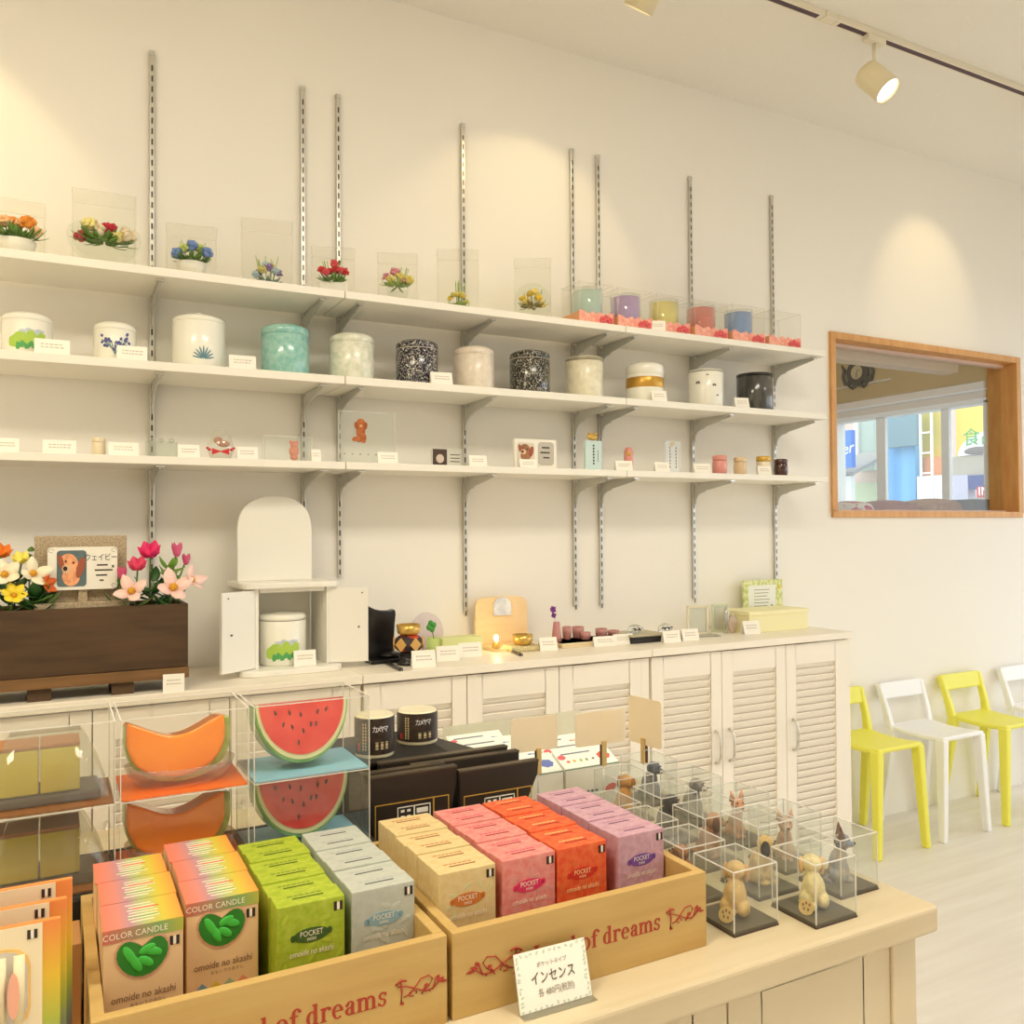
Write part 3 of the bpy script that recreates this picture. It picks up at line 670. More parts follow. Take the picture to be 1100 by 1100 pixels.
def photo_dog(o, cx, cz, w, h, y, s=1.0, fur=(206, 130, 92), name='photo', bg=(96, 116, 120)):
    """little printed picture of a long-eared brown puppy"""
    MB().prism(blobr(cx, cz, w, h, .12), y-.0006, y, 'y').build(name, M('photo backdrop %d' % bg[0], bg, .4), o)
    b = MB(); b.prism(blob(cx-.02*w, cz-.22*h, .30*w, .27*h, 0, 20), y-.0010, y-.0006, 'y'); b.prism(blob(cx-.08*w, cz+.14*h, .30*w, .28*h, .3, 20), y-.0014, y-.001, 'y')
    b.build('printed_fur', M('printed puppy fur %d' % fur[0], fur, .5, c2=tuple(min(255, int(v*1.18)) for v in fur), scale=70, lo=.4, hi=.6), o)
    b = MB(); b.prism(blob(cx+.30*w, cz+.02*h, .13*w, .30*h, -.25, 18), y-.0018, y-.0014, 'y'); b.prism(blob(cx-.36*w, cz+.18*h, .09*w, .22*h, .2, 16), y-.0018, y-.0014, 'y')
    b.build('printed_ears', M('printed puppy ear', (164, 88, 60), .5), o)
    b = MB(); b.prism(blob(cx-.16*w, cz-.01*h, .17*w, .13*h, 0, 16), y-.0020, y-.0016, 'y'); b.build('printed_muzzle', M('printed puppy muzzle', (234, 190, 150), .5), o)
    b = MB(); b.prism(blob(cx-.22*w, cz+.0*h, .075*w, .065*h, 0, 12), y-.0024, y-.002, 'y')
    for (u, v) in ((-.20, .20), (.06, .16)): b.prism(blob(cx+u*w, cz+v*h, .032*w, .035*h, 0, 10), y-.0024, y-.002, 'y')
    b.build('printed_features', M('printed dark', (40, 26, 22), .5), o)
def blobr(cx, cz, w, h, rr):
    """rounded rectangle outline"""
    r = rr*min(w, h); o = []
    for (sx, sz, a0) in ((1, 1, 0), (-1, 1, 90), (-1, -1, 180), (1, -1, 270)):
        for k in range(4):
            a = R(a0+30*k); o.append((cx+sx*(w/2-r)+r*cos(a), cz+sz*(h/2-r)+r*sin(a)))
    return o
o, w, h, d = block('small dark dog photo block beside white lettering', 464, 496, 482, .012)
MB().box(-w/2, -d/2-.003, .003, -w*.04, -d/2-.001, h*.98).build('photo_plate', M('dark brown photo', (74, 54, 44), .4), o)
MB().prism(blob(-w*.27, h*.42, w*.13, h*.26, 0, 14), -d/2-.004, -d/2-.003, 'y').build('printed_dog', M('printed grey fur', (214, 196, 182), .6), o)
b = MB()
for k in range(3): b.box(w*.08, -d/2-.001, h*(.65-.2*k), w*.40, -d/2-.0003, h*(.70-.2*k))
b.build('print', INK, o)
o, w, h, d = block('white framed plaque with brown dog photo and text', 552, 597, 471, .012, mat=M('plaque white', (246, 242, 230), .4))
photo_dog(o, -w*.24, h*.56, w*.40, h*.62, -d/2-.001, fur=(150, 104, 70), bg=(226, 214, 196))
MB().prism(blobr(w*.24, h*.52, w*.38, h*.80, .2), -d/2-.001, -d/2-.0003, 'y').prism(blobr(w*.24, h*.52, w*.34, h*.75, .2), -d/2-.0014, -d/2-.001, 'y').build('text_panel', M('panel grey line', (196, 190, 178), .6), o)
b = MB()
for k, (u, q) in enumerate(((.14, .24), (.10, .30), (.17, .20))): b.box(w*u, -d/2-.0022, h*(.70-.17*k), w*(u+q*.75), -d/2-.0014, h*(.75-.17*k))
b.build('print', INK, o)
price_card('white price card leaning on the framed brown dog plaque', bx(568, 2.445), 2.445, ZB, wpx(20, bx(568)), .03, rz=-.1)
o, w, h, d = block('slim pale blue clear tablet with a gold bear ornament on top', 628, 645, 473, .014, mat=M('pale blue acrylic', (206, 228, 226), .2, coat=.4))
MB().ell((0, 0, h+.012), (w*.34, .008, .011)).ell((-w*.22, 0, h+.024), .005).ell((w*.22, 0, h+.024), .005).build('bear_ornament', M('gold ornament', (210, 170, 84), .35, metal=.5), o)
b = MB()
for k in range(7): b.box(-.003, -.0078, h*(.2+.1*k), .003, -.007, h*(.26+.1*k))
for k in range(5): b.box(w*.25, -.0078, h*(.3+.08*k), w*.25+.003, -.007, h*(.34+.08*k))
b.build('print', INK, o)
x = bx(677); o = thing('memorial_bottle', 'slim pink bottle with gold emblem on the bottom shelf', 'bottle', (x, 2.47, ZB), face(x, 2.47)); hh = hz(677, 480)
MB().lathe([(.015, 0), (.016, .004), (.016, hh*.8), (.012, hh*.94), (.004, hh)], 24).build('bottle', M('pink glaze'), o)
MB().ell((0, -.014, hh*.72), (.009, .004, .009)).build('emblem', M('gold ornament'), o)
o, w, h, d = block('tall clear tablet with rounded top and two columns of text', 714, 730, 474, .01)
b = MB()
for q in (-1, 1):
    for k in range(7): b.box(q*w*.2-.002, -d/2-.0008, h*(.16+.1*k), q*w*.2+.002, -d/2-.0002, h*(.22+.1*k))
b.build('print', M('brown ink'), o)
MB().ell((0, -.002, h*.92), (.008, .003, .009)).build('emblem', M('gold ornament'), o)

# ================================================================== LOUVRED CABINETS
CT = .900; CF = 2.30
HND = M('brushed handle', (224, 220, 208), .3, metal=.6)
CABM = M('cream white cabinet board', (246, 238, 224), .5)
def louvre_door(b, s, x0, x1, z0, z1, y, rail=.048, top=.075, pitch=.0265):
    """frame into b, slats into s; y is the door front"""
    b.box(x0, y, z0, x0+rail, y+.020, z1).box(x1-rail, y, z0, x1, y+.020, z1).box(x0+rail, y, z1-top, x1-rail, y+.020, z1).box(x0+rail, y, z0, x1-rail, y+.020, z0+.06)
    z = z0+.06
    T0 = Matrix.Rotation(R(-28), 4, 'X')
    while z < z1-top-.004:
        s.box(x0+rail, -.003, 0, x1-rail, .003, pitch*1.02, Matrix.Translation((0, y+.015, z)) @ Matrix.Rotation(R(25), 4, 'X')); z += pitch
    b.box(x0+rail, y+.018, z0+.06, x1-rail, y+.020, z1-top)
units = [(-.235, .753, 'left', 'behind the fruit candles'), (.757, 1.735, 'centre', 'in the middle of the row'), (1.739, 2.675, 'right', 'at the right end beside the yellow chair')]
for x0, x1, sd, wh_ in units:
    c = thing('louvred_cabinet', f'white cabinet with louvred doors and pale top, {wh_}', 'cabinet', (x0, W, 0), 0, 'louvred cabinets along the wall')
    w = x1-x0; fy = CF+.016-W
    MB().box(0, fy+.022, .05, .018, -.004, CT-.026).box(w-.018, fy+.022, .05, w, -.004, CT-.026).box(.018, fy+.022, .05, w-.018, -.004, .068).box(.018, -.012, .068, w-.018, -.004, CT-.026).box(.01, fy+.05, 0, w-.01, -.01, .05).box(w-.030, fy+.002, .05, w, fy+.022, CT-.030).build('carcass', CABM, c)
    MB().box(-.001, CF-W, CT-.024, w+.001, -.002, CT).build('top', LAMI, c, .002)
    n = 3; dw = (w-.034)/3
    for k in range(n):
        db, ds = MB(), MB(); louvre_door(db, ds, .004+k*dw+.0015, .004+(k+1)*dw-.0015, .055, CT-.030, fy)
        d = db.build('door', CABM, c, .0015); ds.build('louvre_slats', CABM, d)
        hx = .004+(k+1)*dw-.030 if k == 0 else .004+k*dw+.032
        if sd == 'left' and k == 2: pass
        hb = MB(); z0, z1 = .49, .60
        hb.tube([(hx, fy, z0), (hx, fy-.016, z0+.006), (hx, fy-.024, z0+.022), (hx, fy-.026, (z0+z1)/2), (hx, fy-.024, z1-.022), (hx, fy-.016, z1-.006), (hx, fy, z1)], .0050, 8).build('handle', HND, d)

# ================================================================== ON THE CABINETS
# --- planter
px0, px1 = -.42, .305; PY = 2.325; PZ = 1.116
pl = thing('wooden_planter', 'dark stained wooden planter trough at the left end of the cabinets', 'planter', (0, PY, CT))
h0 = .030; H = PZ-CT
MB().box(px0, 0, h0+.028, px1, .014, H).build('front_board', PLANT, pl, .0015)
MB().box(px0-.002, -.004, h0, px1+.002, .018, h0+.027).build('bottom_rail', M('planter rail wood', (134, 98, 58), .6, c2=(108, 76, 44), scale=4, lo=.35, hi=.68, stretch=(1, 6, 9)), pl, .0015)
MB().box(px1-.014, .014, h0, px1, .16, H).build('side_board', PLANT, pl, .0015)
MB().box(px0, .014, h0, px0+.014, .16, H).build('side_board', PLANT, pl, .0015)
MB().box(px0, .16, h0, px1, .174, H).build('back_board', PLANT, pl, .0015)
MB().box(px0+.014, .014, H-.05, px1-.014, .16, H-.03).build('soil', M('dark soil', (44, 34, 26), .95), pl)
for x in (-.05, .13, -.3):
    MB().box(x, .008, 0, x+.05, .15, h0).build('foot', PLANT, pl)
price_card('blank white card standing before the right end of the planter', onZ(188, 745, CT).x, 2.304, CT, .050, .044, rz=-.1, tilt=8, lines=2)
# memorial stone with photo plate
a, c = onY(37, 576, 2.40), onY(136, 655, 2.40)
STONE = M('grey brown stone', (164, 146, 120), .7, c2=(194, 176, 146), scale=240, lo=.42, hi=.6, bump=.2)
s0 = H+CT-.030
ms = thing('memorial_stone', 'speckled grey brown memorial stone standing in the wooden planter', 'memorial stone', ((a.x+c.x)/2, 2.40, s0))
sw = c.x-a.x
MB().box(-sw/2, 0, 0, sw/2, .03, a.z-s0).build('upright_slab', STONE, ms, .002)
MB().box(-sw/2, -.045, 0, sw/2+.004, .0, .042).build('base_slab', STONE, ms, .002)
a, c = onY(51, 588, 2.375), onY(126, 632, 2.375)
pw, ph = c.x-a.x, a.z-c.z
pp = thing('photo_plate', 'cream photo plate of a brown puppy leaning on the memorial stone', 'photo plate', ((a.x+c.x)/2, 2.375, c.z), 0)
T = Matrix.Identity(4)
MB().prism(blobr(0, ph/2, pw, ph, .08), 0, .008, 'y').build('plate', M('plaque white'), pp)
MB().box(-.01, .008, s0+.042-c.z, .01, .022, ph*.3).build('support', STONE, pp)
photo_dog(pp, -pw*.16, ph*.5, pw*.42, ph*.84, -.0004, fur=(224, 154, 112))
text('lettering', 'ウェイビー', .019, INK, pp, (pw*.26, -.001, ph*.74), sx=.78)
b = MB()
for k, (u, q) in enumerate(((.20, .16), (.17, .26), (.19, .16), (.24, .06))): b.box(pw*u, -.0006, ph*(.55-.12*k), pw*(u+q), -.0001, ph*(.585-.12*k))
b.box(pw*.42, -.0006, ph*.50, pw*.45, -.0001, ph*.56); b.build('print', INK, pp)
b = MB()
for sx in (-1, 1):
    for sz in (.08, .92): b.ring((sx*pw*.45, ph*sz), .006, .005, .001, .001, 0, 300, -.0006, -.0001, 'y', 8)
b.build('corner_scrolls', INKG, pp)
# flowers in the planter
def flower(label, px, py, y, r, col, kind='open', n=5, group=None, up=(0, -.75, .5), centre=(226, 170, 40), name='artificial_flower', lf=2):
    r *= (1.8 if n == 4 else 1.6) if kind == 'open' else 1.5
    p = onY(px, py, y); zb = H+CT-.030
    o = thing(name, label, 'artificial flower', (p.x, y, zb), 0, group); hz_ = p.z-zb
    rnd = random.Random(int(px*7+py))
    bend = rnd.uniform(-.02, .02)
    sx0 = min(bend, .275-p.x)
    MB().tube([(sx0, .03, 0), (sx0*.6, .02, hz_*.5), (0, .008, hz_)], .0022, 6).build('stem', M('stem green', (110, 140, 70), .6), o)
    b = MB(); u = Vector(up); u.x += rnd.uniform(-.25, .25)
    mt = FM(col)
    if kind == 'open':
        blossom(b, (0, 0, hz_), r, n, u, .72 if n > 4 else .64, .24)
        MB().ell((0, u.normalized().y*r*.2, hz_+u.normalized().z*r*.15), r*.19).build('flower_centre', M('pollen %d' % centre[1], centre, .8, c2=(196, 130, 30), scale=300), o)
    elif kind == 'cup':
        for ring_ in (1, .72): blossom(b, (0, -(.1-.1*ring_)*r, hz_), r*ring_, n+1, (u.x, u.y*.7, u.z+.4), .95, .75)
    else:
        b.ell((0, 0, hz_), (r*.5, r*.5, r*.75)); blossom(b, (0, 0, hz_-r*.2), r, 4, (0, 0, 1), .8, 1.4)
    b.build('petals', mt, o)
    lm_ = DGREEN if rnd.random() < .5 else GREEN
    for k in range(lf):
        lb = MB(); s = 1 if k % 2 else -1; lb.leaf((sx0*.7, .015, hz_*(.25+.3*k/max(lf, 1))), ((s if p.x < .2 else -1)*.9, rnd.uniform(-.5, .3), rnd.uniform(.1, .6)), (0, 0, 1), .052, .034, .3)
        lb.build('leaf', lm_, o)
    return o
PKP, MAG, ORG, YEL, CRM = (250, 214, 204), (226, 44, 112), (238, 128, 36), (248, 222, 60), (250, 240, 210)
flower('pale pink open flower in the planter, nearest the stone on its right', 141, 636, 2.345, .026, PKP, n=4)
flower('large pale pink open flower over the right part of the planter', 186, 632, 2.34, .030, PKP, n=4)
flower('pale pink flower turned away at the far right of the planter', 206, 624, 2.37, .024, PKP, n=4, up=(.6, -.5, .5))
flower('bright magenta cosmos standing highest over the right planter', 162, 597, 2.39, .024, MAG, 'cup', centre=(230, 180, 80))
flower('magenta pink cosmos below the highest magenta one', 148, 611, 2.37, .020, (226, 70, 110), 'cup')
flower('pink rose bud at the upper right of the planter', 190, 592, 2.40, .014, (220, 96, 140), 'bud')
flower('small pink bud at the right edge of the planter flowers', 200, 602, 2.41, .011, (216, 90, 130), 'bud')
flower('pink bud beside the right edge of the photo plate', 131, 617, 2.36, .012, (214, 84, 130), 'bud', lf=1)
flower('yellow narcissus-like flower at the left of the planter', 15, 640, 2.345, .020, YEL, n=6)
flower('pale yellow flower above the yellow one in the planter', 23, 604, 2.38, .017, (246, 232, 110), 'cup')
flower('cream white flower left of the photo plate', 36, 617, 2.355, .024, CRM, n=4, up=(.4, -.7, .4))
flower('cream white flower at the left picture edge', 5, 618, 2.36, .026, CRM, n=5)
flower('orange flower at the top left corner of the planter flowers', 1, 597, 2.40, .019, ORG, 'cup')
flower('orange lily petals beside the lower left of the photo plate', 49, 628, 2.362, .018, (232, 110, 44), n=5, up=(.5, -.5, .2), lf=3)
def sprig(label, px, py, y, n, spread, mats, seed):
    p = onY(px, py, y); zb = H+CT-.030; o = thing('leaf_sprig', label, 'artificial foliage', (p.x, y, zb), 0, 'green sprigs in the planter'); rnd = random.Random(seed); hz_ = p.z-zb
    MB().tube([(0, .01, 0), (rnd.uniform(-.01, .01), .0, hz_)], .002, 6).build('stem', M('stem green'), o)
    b = MB()
    for k in range(n):
        a = rnd.uniform(0, 2*pi); z = hz_*rnd.uniform(.3, 1.05); b.leaf((0, 0, z), (cos(a), sin(a)*.6-.25, rnd.uniform(-.1, .7)), (0, -.3, 1), rnd.uniform(.7, 1.15)*spread, spread*.62, .35)
    b.build('leaves', mats, o)
    return o
sprig('light green leaf sprig behind the large pale pink flower', 182, 603, 2.40, 16, .036, M('fresh leaf', (124, 166, 60), .5), 2)
sprig('dark green leaf sprig under the pale pink flowers', 165, 626, 2.375, 14, .042, DGREEN, 3)
sprig('green leaf sprig beside the right side of the memorial stone', 134, 628, 2.385, 9, .034, GREEN, 4)
sprig('dark green broad leaves left of the memorial stone', 38, 640, 2.372, 14, .05, DGREEN, 5)
sprig('dark green leaf sprig at the left picture edge of the planter', 12, 622, 2.40, 14, .045, DGREEN, 6)
sprig('green tipped sprig rising at the upper left of the planter', 33, 596, 2.405, 12, .026, GREEN, 8)

# --- white pet altar
AX0, AX1, AY, AZ = .497, .704, 2.455, 1.137
al = thing('pet_altar', 'white cupboard-shaped pet altar with both doors open and arched back board', 'altar', ((AX0+AX1)/2, AY, CT))
aw_, ah = AX1-AX0, AZ-CT
b = MB(); b.box(-aw_/2, 0, .016, -aw_/2+.010, .17, ah).box(aw_/2-.006, 0, .016, aw_/2, .17, ah).box(-aw_/2+.012, .158, .016, aw_/2-.012, .17, ah).box(-aw_/2+.012, 0, ah-.012, aw_/2-.012, .158, ah)
b.build('cabinet_body', WHITEG, al, .0015)
def rslab(x0, x1, y0, y1, z0, z1, r):
    pts = []
    for (cx, cy, a0) in ((x1-r, y1-r*.2, 0), (x0+r, y1-r*.2, 90), (x0+r, y0+r, 180), (x1-r, y0+r, 270)):
        for k in range(6):
            a = R(a0+18*k); rr = r if a0 >= 180 else r*.2; cxx = cx if a0 >= 180 else (x1-r*.2 if a0 == 0 else x0+r*.2); pts.append((cxx+rr*cos(a), cy+rr*sin(a)))
    return MB().prism(pts, z0, z1, 'z')
rslab(-aw_/2-.046, aw_/2+.032, -.050, .19, 0, .016, .04).build('base_board', WHITEG, al, .003)
rslab(-aw_/2-.040, aw_/2+.032, -.020, .20, ah, ah+.016, .035).build('roof_board', WHITEG, al, .003)
a, c, tp = onY(255, 600, 2.56), onY(335, 600, 2.56), onY(295, 533, 2.56)
bw = c.x-a.x; bz0 = ah+.016; bh = tp.z-CT-bz0; cxb = (a.x+c.x)/2-(AX0+AX1)/2
pts = [(cxb-bw/2, bz0), (cxb+bw/2, bz0)]
for k in range(0, 17): t = pi*k/16; pts.append((cxb+bw/2*abs(cos(t))**.8*(1 if cos(t) > 0 else -1), bz0+bh-bw*.46+bw*.46*abs(sin(t))**.9))
MB().prism(pts, .105, .123, 'y').build('arched_back_board', WHITEG, al, .002)
KNOB = M('bronze knob', (96, 78, 52), .35, metal=.7)
for sd, hx, ang in (('left', -aw_/2, R(-148)), ('right', aw_/2, R(165))):
    T = Matrix.Translation((hx, 0, 0)) @ Matrix.Rotation(ang, 4, 'Z'); s = 1 if sd == 'left' else -1
    d = MB().box(min(0, s*.112), -.010, .018, max(0, s*.116), 0, ah-.004, T).build('door', WHITEG, al, .001)
    MB().ell((s*.095, -.013, ah*.5), .006, T).ell((s*.085, .002, ah*.5), .003, T).ell((s*.095, .001, ah-.02), .002, T).build('knob', KNOB, d)
ox, oy = (AX0+AX1)/2-.012, AY+.07
uo = onY(305, 657, oy); uh = uo.z-CT-.016
ao = thing('urn', 'white urn with green meadow painting inside the open pet altar', 'urn', (ox, oy, CT+.016), face(ox, oy)); ur = .066
MB().lathe([(ur*.92, 0), (ur, .006), (ur, uh*.84), (ur*.98, uh*.85)], 36).build('body', PORC, ao); MB().lathe([(ur*.99, uh*.86), (ur*1.0, uh*.93), (ur*.9, uh*.97), (ur*.5, uh*.98), (ur*.1, uh)], 36).build('lid', PORC, ao)
landscape(ao, ur, uh*.85)
p = onZ(331, 717, CT+.016); price_card('white price card before the urn inside the pet altar', p.x, AY-.012, CT+.0165, .062, .044, rz=-.08, tilt=12)

# --- black stand, rods, gold bowl, candles
bs = thing('black_stand', 'glossy black curved memorial stand right of the pet altar', 'memorial stand', (onY(409, 700, 2.53).x, 2.53, CT))
x0, x1 = onY(391, 700, 2.53).x-bs.location.x, onY(426, 700, 2.53).x-bs.location.x; zh = onY(409, 655, 2.53).z-CT
pts = [(x0, 0), (x1*.92, 0), (x1*.86, zh*.35), (x1*.92, zh*.7), (x1*.99, zh*.90), (x1*.95, zh*.97), (x1*.84, zh*1.0), (x1*.5, zh*.975), (x1*.1, zh*.98), (x0*.3, zh*1.01), (x0*.6, zh*1.06), (x0, zh*1.15)]
MB().prism(pts, 0, .02, 'y').build('back_panel', BLACK, bs, .004)
MB().box(x0, -.07, 0, x1*.95, 0.02, .012).build('base', BLACK, bs, .003); MB().ell((x1*.5, -.02, .018), (.035, .03, .012)).build('cushion_rest', BLACK, bs)
def stick(label, p0, p1, r=.0055):
    a, c = onZ(*p0, CT), onZ(*p1, CT); o = thing('incense_stick_case', label, 'incense case', (a.x, a.y, CT+r*.75))
    d = c-a; MB().prism([(-r, -r*.7), (r, -r*.7), (r, r*.7), (-r, r*.7)], 0, d.length, 'y', Matrix.Rotation(atan2(-d.x, d.y), 4, 'Z')).build('case', BLACK, o, .001)
    MB().cyl((0, 0, 0), d*.04, r*.5).build('end_cap', METAL, o)
stick('slim black incense case lying before the black stand, pointing right', (431, 721), (400, 706))
stick('short black incense case lying behind the first at the altar', (393, 712), (425, 712), .004)
stick('short black incense case lying before the glowing lamp stand', (560, 705), (542, 697))
price_card('white price card between the altar door and the black stand', onZ(397, 708, CT).x, onZ(397, 708, CT).y+.02, CT, .035, .044, rz=-.05)
p = onZ(443, 716, CT); lx, ly = p.x+.006, p.y+.045
lb_ = thing('singing_bowl', 'gold singing bowl on a red and gold patterned ball and black stand', 'singing bowl', (lx, ly, CT), face(lx, ly))
MB().lathe([(.036, 0), (.036, .008), (.026, .016), (.024, .03), (.032, .036)], 28).build('stand', BLACK, lb_)
PAT = M('patchwork silk', (206, 72, 40), .6, c2=(52, 40, 48), scale=26, lo=.48, hi=.52, kind='vor')
MB().ell((0, 0, .062), (.044, .044, .030), nu=24, nv=14).build('silk_cushion', PAT, lb_)
b = MB()
for k in range(6):
    a = k*pi/3+.5; b.prism([(r_*cos(t), .062+r_*1.1*sin(t)) for r_, t in ((.018, 0), (.018, pi/2), (.018, pi), (.018, -pi/2))], -.0448, -.040, 'y', Matrix.Rotation(a, 4, 'Z'))
b.build('silk_patch', M('ochre silk', (214, 168, 90), .5), lb_)
GOLD = M('polished gold', (216, 178, 96), .25, metal=.7)
MB().lathe([(.024, .088), (.032, .092), (.036, .118), (.035, .118), (.030, .096), (.002, .094)], 28, cap=False).build('bowl', GOLD, lb_)
price_card('white price card leaning before the gold singing bowl', onZ(456, 717, CT).x, onZ(456, 717, CT).y, CT, .070, .050, rz=-.15, tilt=18)
p = onZ(463, 700, CT); gc = thing('candle_glass', 'pale green candle glass with a green clover right of the gold bowl', 'candle', (onY(466, 690, 2.55).x, 2.55, CT), 0)
MB().lathe([(.022, 0), (.023, .004), (.024, .055), (.022, .055), (.021, .05)], 24).build('candle', M('pale green wax', (206, 226, 140), .5, sss=.2), gc)
MB().tube([(0, 0, .05), (-.006, 0, .085)], .0015).build('stem', GREEN, gc)
b = MB()
for k in range(4): a = k*pi/2+.3; b.ell((-.008+.009*cos(a), 0, .092+.010*sin(a)), (.009, .004, .010))
b.build('clover', M('clover green', (70, 150, 60), .5), gc)
hl = thing('halo_block', 'clear round block with faint lilac print behind the green candle', 'memorial block', (onY(458, 680, 2.6).x, 2.6, CT))
zc = onY(458, 662, 2.6).z-CT
MB().prism(blob(0, zc*.55, .055, zc*.55, 0, 28), -.008, .008, 'y', smooth=True).build('block', CLEAR('lilac acrylic', (246, 240, 246), .3, .03, .04, haze=.10), hl)
for lab, px, py, w, h in (('white price card before the pale green candle glass', 482, 710, .074, .046), ('white price card left of the glowing lamp stand', 506, 706, .074, .046), ('white price card between the woven cushion and the mauve vase', 590, 699, .062, .044)):
    p = onZ(px, py, CT); price_card(lab, p.x, p.y, CT, w, h, rz=-.12, tilt=16)
p = onZ(500, 694, CT); gb = thing('incense_pack', 'row of pale green incense packs behind two white cards', 'incense pack', (onY(493, 690, 2.535).x, 2.535, CT))
MB().box(-.07, -.03, 0, .07, .03, .056).build('pack', M('pale green pack', (226, 230, 166), .6), gb, .002)
# --- glowing lamp stand
ly = 2.625; a, c = onY(511, 690, ly), onY(567, 690, ly); tp = onY(538, 641, ly).z-CT
lm = thing('lamp_stand', 'pale orange arched wooden stand with a small glowing lamp', 'lamp', ((a.x+c.x)/2, ly, CT)); lw = c.x-a.x
OW = M('pale orange wood', (248, 218, 170), .5, c2=(244, 210, 158), scale=8, lo=.35, hi=.65, stretch=(1, 1, 6))
pts = [(-lw/2, .012), (lw/2, .012)]+[(lw/2*abs(cos(t*pi/16))**.45*(1 if t < 8 else -1), tp*.76+tp*.24*sin(t*pi/16)**.55) for t in range(0, 17)]
MB().prism(pts, 0, .014, 'y').build('back_board', OW, lm, .002)
MB().prism([(-lw*.46, .005), (lw*.46, .005), (lw*.44, -.10), (lw*.3, -.125), (-lw*.3, -.125), (-lw*.44, -.10)], 0, .012, 'z').build('base', OW, lm, .002)
fx = onY(539, 650, ly).x-lm.location.x; fz = onY(539, 661, ly).z-CT; fh = onY(539, 641.5, ly).z-CT-fz; fw_ = .082
def archpts(cx, z0, w, h): return [(cx-w/2, z0), (cx+w/2, z0), (cx+w/2, z0+h*.55)]+[(cx+w/2*cos(t*pi/10), z0+h*.55+h*.45*sin(t*pi/10)) for t in range(1, 10)]+[(cx-w/2, z0+h*.55)]
f_ = MB().prism(archpts(fx, fz, fw_*.82, fh), -.006, 0, 'y').build('picture_plate', M('silver photo sheet', (246, 246, 246), .15, c2=(214, 218, 226), scale=30, lo=.4, hi=.6, metal=.2), lm, .001)
dx, dz = onY(533, 689, 2.52).x-lm.location.x, onY(533, 689, 2.52).z-CT
MB().lathe([(.012, .012), (.013, .014), (.011, .03), (.004, .034)], 16, Matrix.Translation((dx, -.105, 0))).build('lamp_base', GOLD, lm)
MB().ell((dx, -.105, max(.044, dz)), (.0075, .0075, .0105)).build('bulb', M('glowing bulb', (255, 226, 150), .5, emit=30), lm)
pl_ = bpy.data.lights.new('lamp_glow', 'POINT'); pl_.energy = .10; pl_.color = (1, .72, .36); pl_.shadow_soft_size = .01
po = bpy.data.objects.new('lamp_glow', pl_); COL.objects.link(po); po.parent = lm; po.location = (dx, -.122, max(.044, dz)+.012)
p = onZ(566, 700, CT); wc = thing('woven_cushion', 'cream woven cushion before the glowing lamp stand', 'cushion', (p.x, p.y+.035, CT), 0)
MB().box(-.055, -.038, 0, .055, .038, .018).build('cushion_pad', M('woven straw', (226, 212, 164), .8, c2=(204, 186, 132), scale=160, lo=.4, hi=.6, bump=.4), wc, .006)
gb2 = thing('gold_bowl', 'small gold bowl resting on the cream woven cushion', 'bowl', (p.x+.004, p.y+.035, CT+.018), 0)
MB().lathe([(.022, 0), (.030, .006), (.034, .034), (.032, .034), (.028, .01), (.002, .006)], 24, cap=False).build('bowl', GOLD, gb2)
# --- mauve altar set on tray
p0, p1 = onZ(601, 697, CT), onZ(637, 694, CT)
tr = thing('wooden_tray', 'pale wooden tray carrying the mauve altar set', 'tray', (p0.x+.01, p0.y, CT)); tw = .30
MB().box(0, 0, 0, tw, .12, .016).build('tray_board', M('pale tray wood', (240, 222, 184), .5), tr, .002); MB().box(-.004, -.004, .010, tw+.004, .124, .016).build('rim', M('pale tray wood'), tr, .001)
MV = M('mauve glaze', (196, 136, 132), .35, coat=.3); tz = CT+.016
def mv(label, px, py0, py1, w, y, prof, name, cat):
    q = onY(px, py1, y); h = onY(px, py0, y).z-tz; r = w/2*(q-CAM).dot(fwd)/F; o = thing(name, label, cat, (q.x, y, tz), 0, 'mauve altar set'); MB().lathe([(r*a, h*b_) for a, b_ in prof], 24).build('body', MV, o); return o, r, h
ty = p0.y+.05
VASE = [(.8, 0), (1, .05), (.95, .3), (.72, .75), (.62, 1), (.5, 1)]; CUP = [(.7, 0), (.9, .1), (1, .6), (1, 1), (.88, 1), (.8, .5), (.1, .3)]
o, r, h = mv('mauve vase on the wooden tray', 598, 668, 686, 11, ty, VASE, 'vase', 'vase')
fo = thing('orchid_sprig', 'purple orchid sprig standing in the mauve vase', 'artificial flower', (o.location.x, ty, tz+h))
MB().tube([(0, 0, -h*.5), (-.006, 0, .02), (-.014, 0, .045)], .0013).build('stem', M('pale stem', (226, 214, 190), .6), fo)
b = MB(); blossom(b, (-.016, 0, .042), .014, 5, (0, -1, .2), .9, .1); blossom(b, (-.012, 0, .022), .011, 4, (-.2, -1, .2), .9, .1); b.build('petals', FM((130, 60, 140)), fo)
mv('small round mauve pot right of the vase', 609, 673, 686, 10, ty+.03, CUP, 'incense_pot', 'pot')
mv('wide mauve bowl in the middle of the tray', 621, 673, 684, 13, ty+.04, CUP, 'offering_bowl', 'bowl')
mv('low mauve cup before the wide mauve bowl', 629, 679, 689, 11, ty-.005, CUP, 'water_cup', 'cup')
mv('mauve stand cup at the right of the tray', 646, 675, 683, 13, ty+.02, CUP, 'candle_cup', 'cup')
mv('last mauve dish beside the first crystal ornament', 659, 677, 684, 13, ty+.035, CUP, 'offering_dish', 'dish')
for lab, px, py, w, h in (('white price card at the right end of the wooden tray', 650, 694, .085, .034), ('white price card left of the flat black box', 670, 692, .075, .036), ('white price card right of the flat black box', 722, 690, .068, .042), ('white price card left of the clear photo frame', 742, 688, .068, .042), ('white price card before the pale yellow gift box', 808, 681, .072, .05)):
    p = onZ(px, py, CT); price_card(lab, p.x, p.y-.004, CT, w, h, rz=-.12, tilt=16)
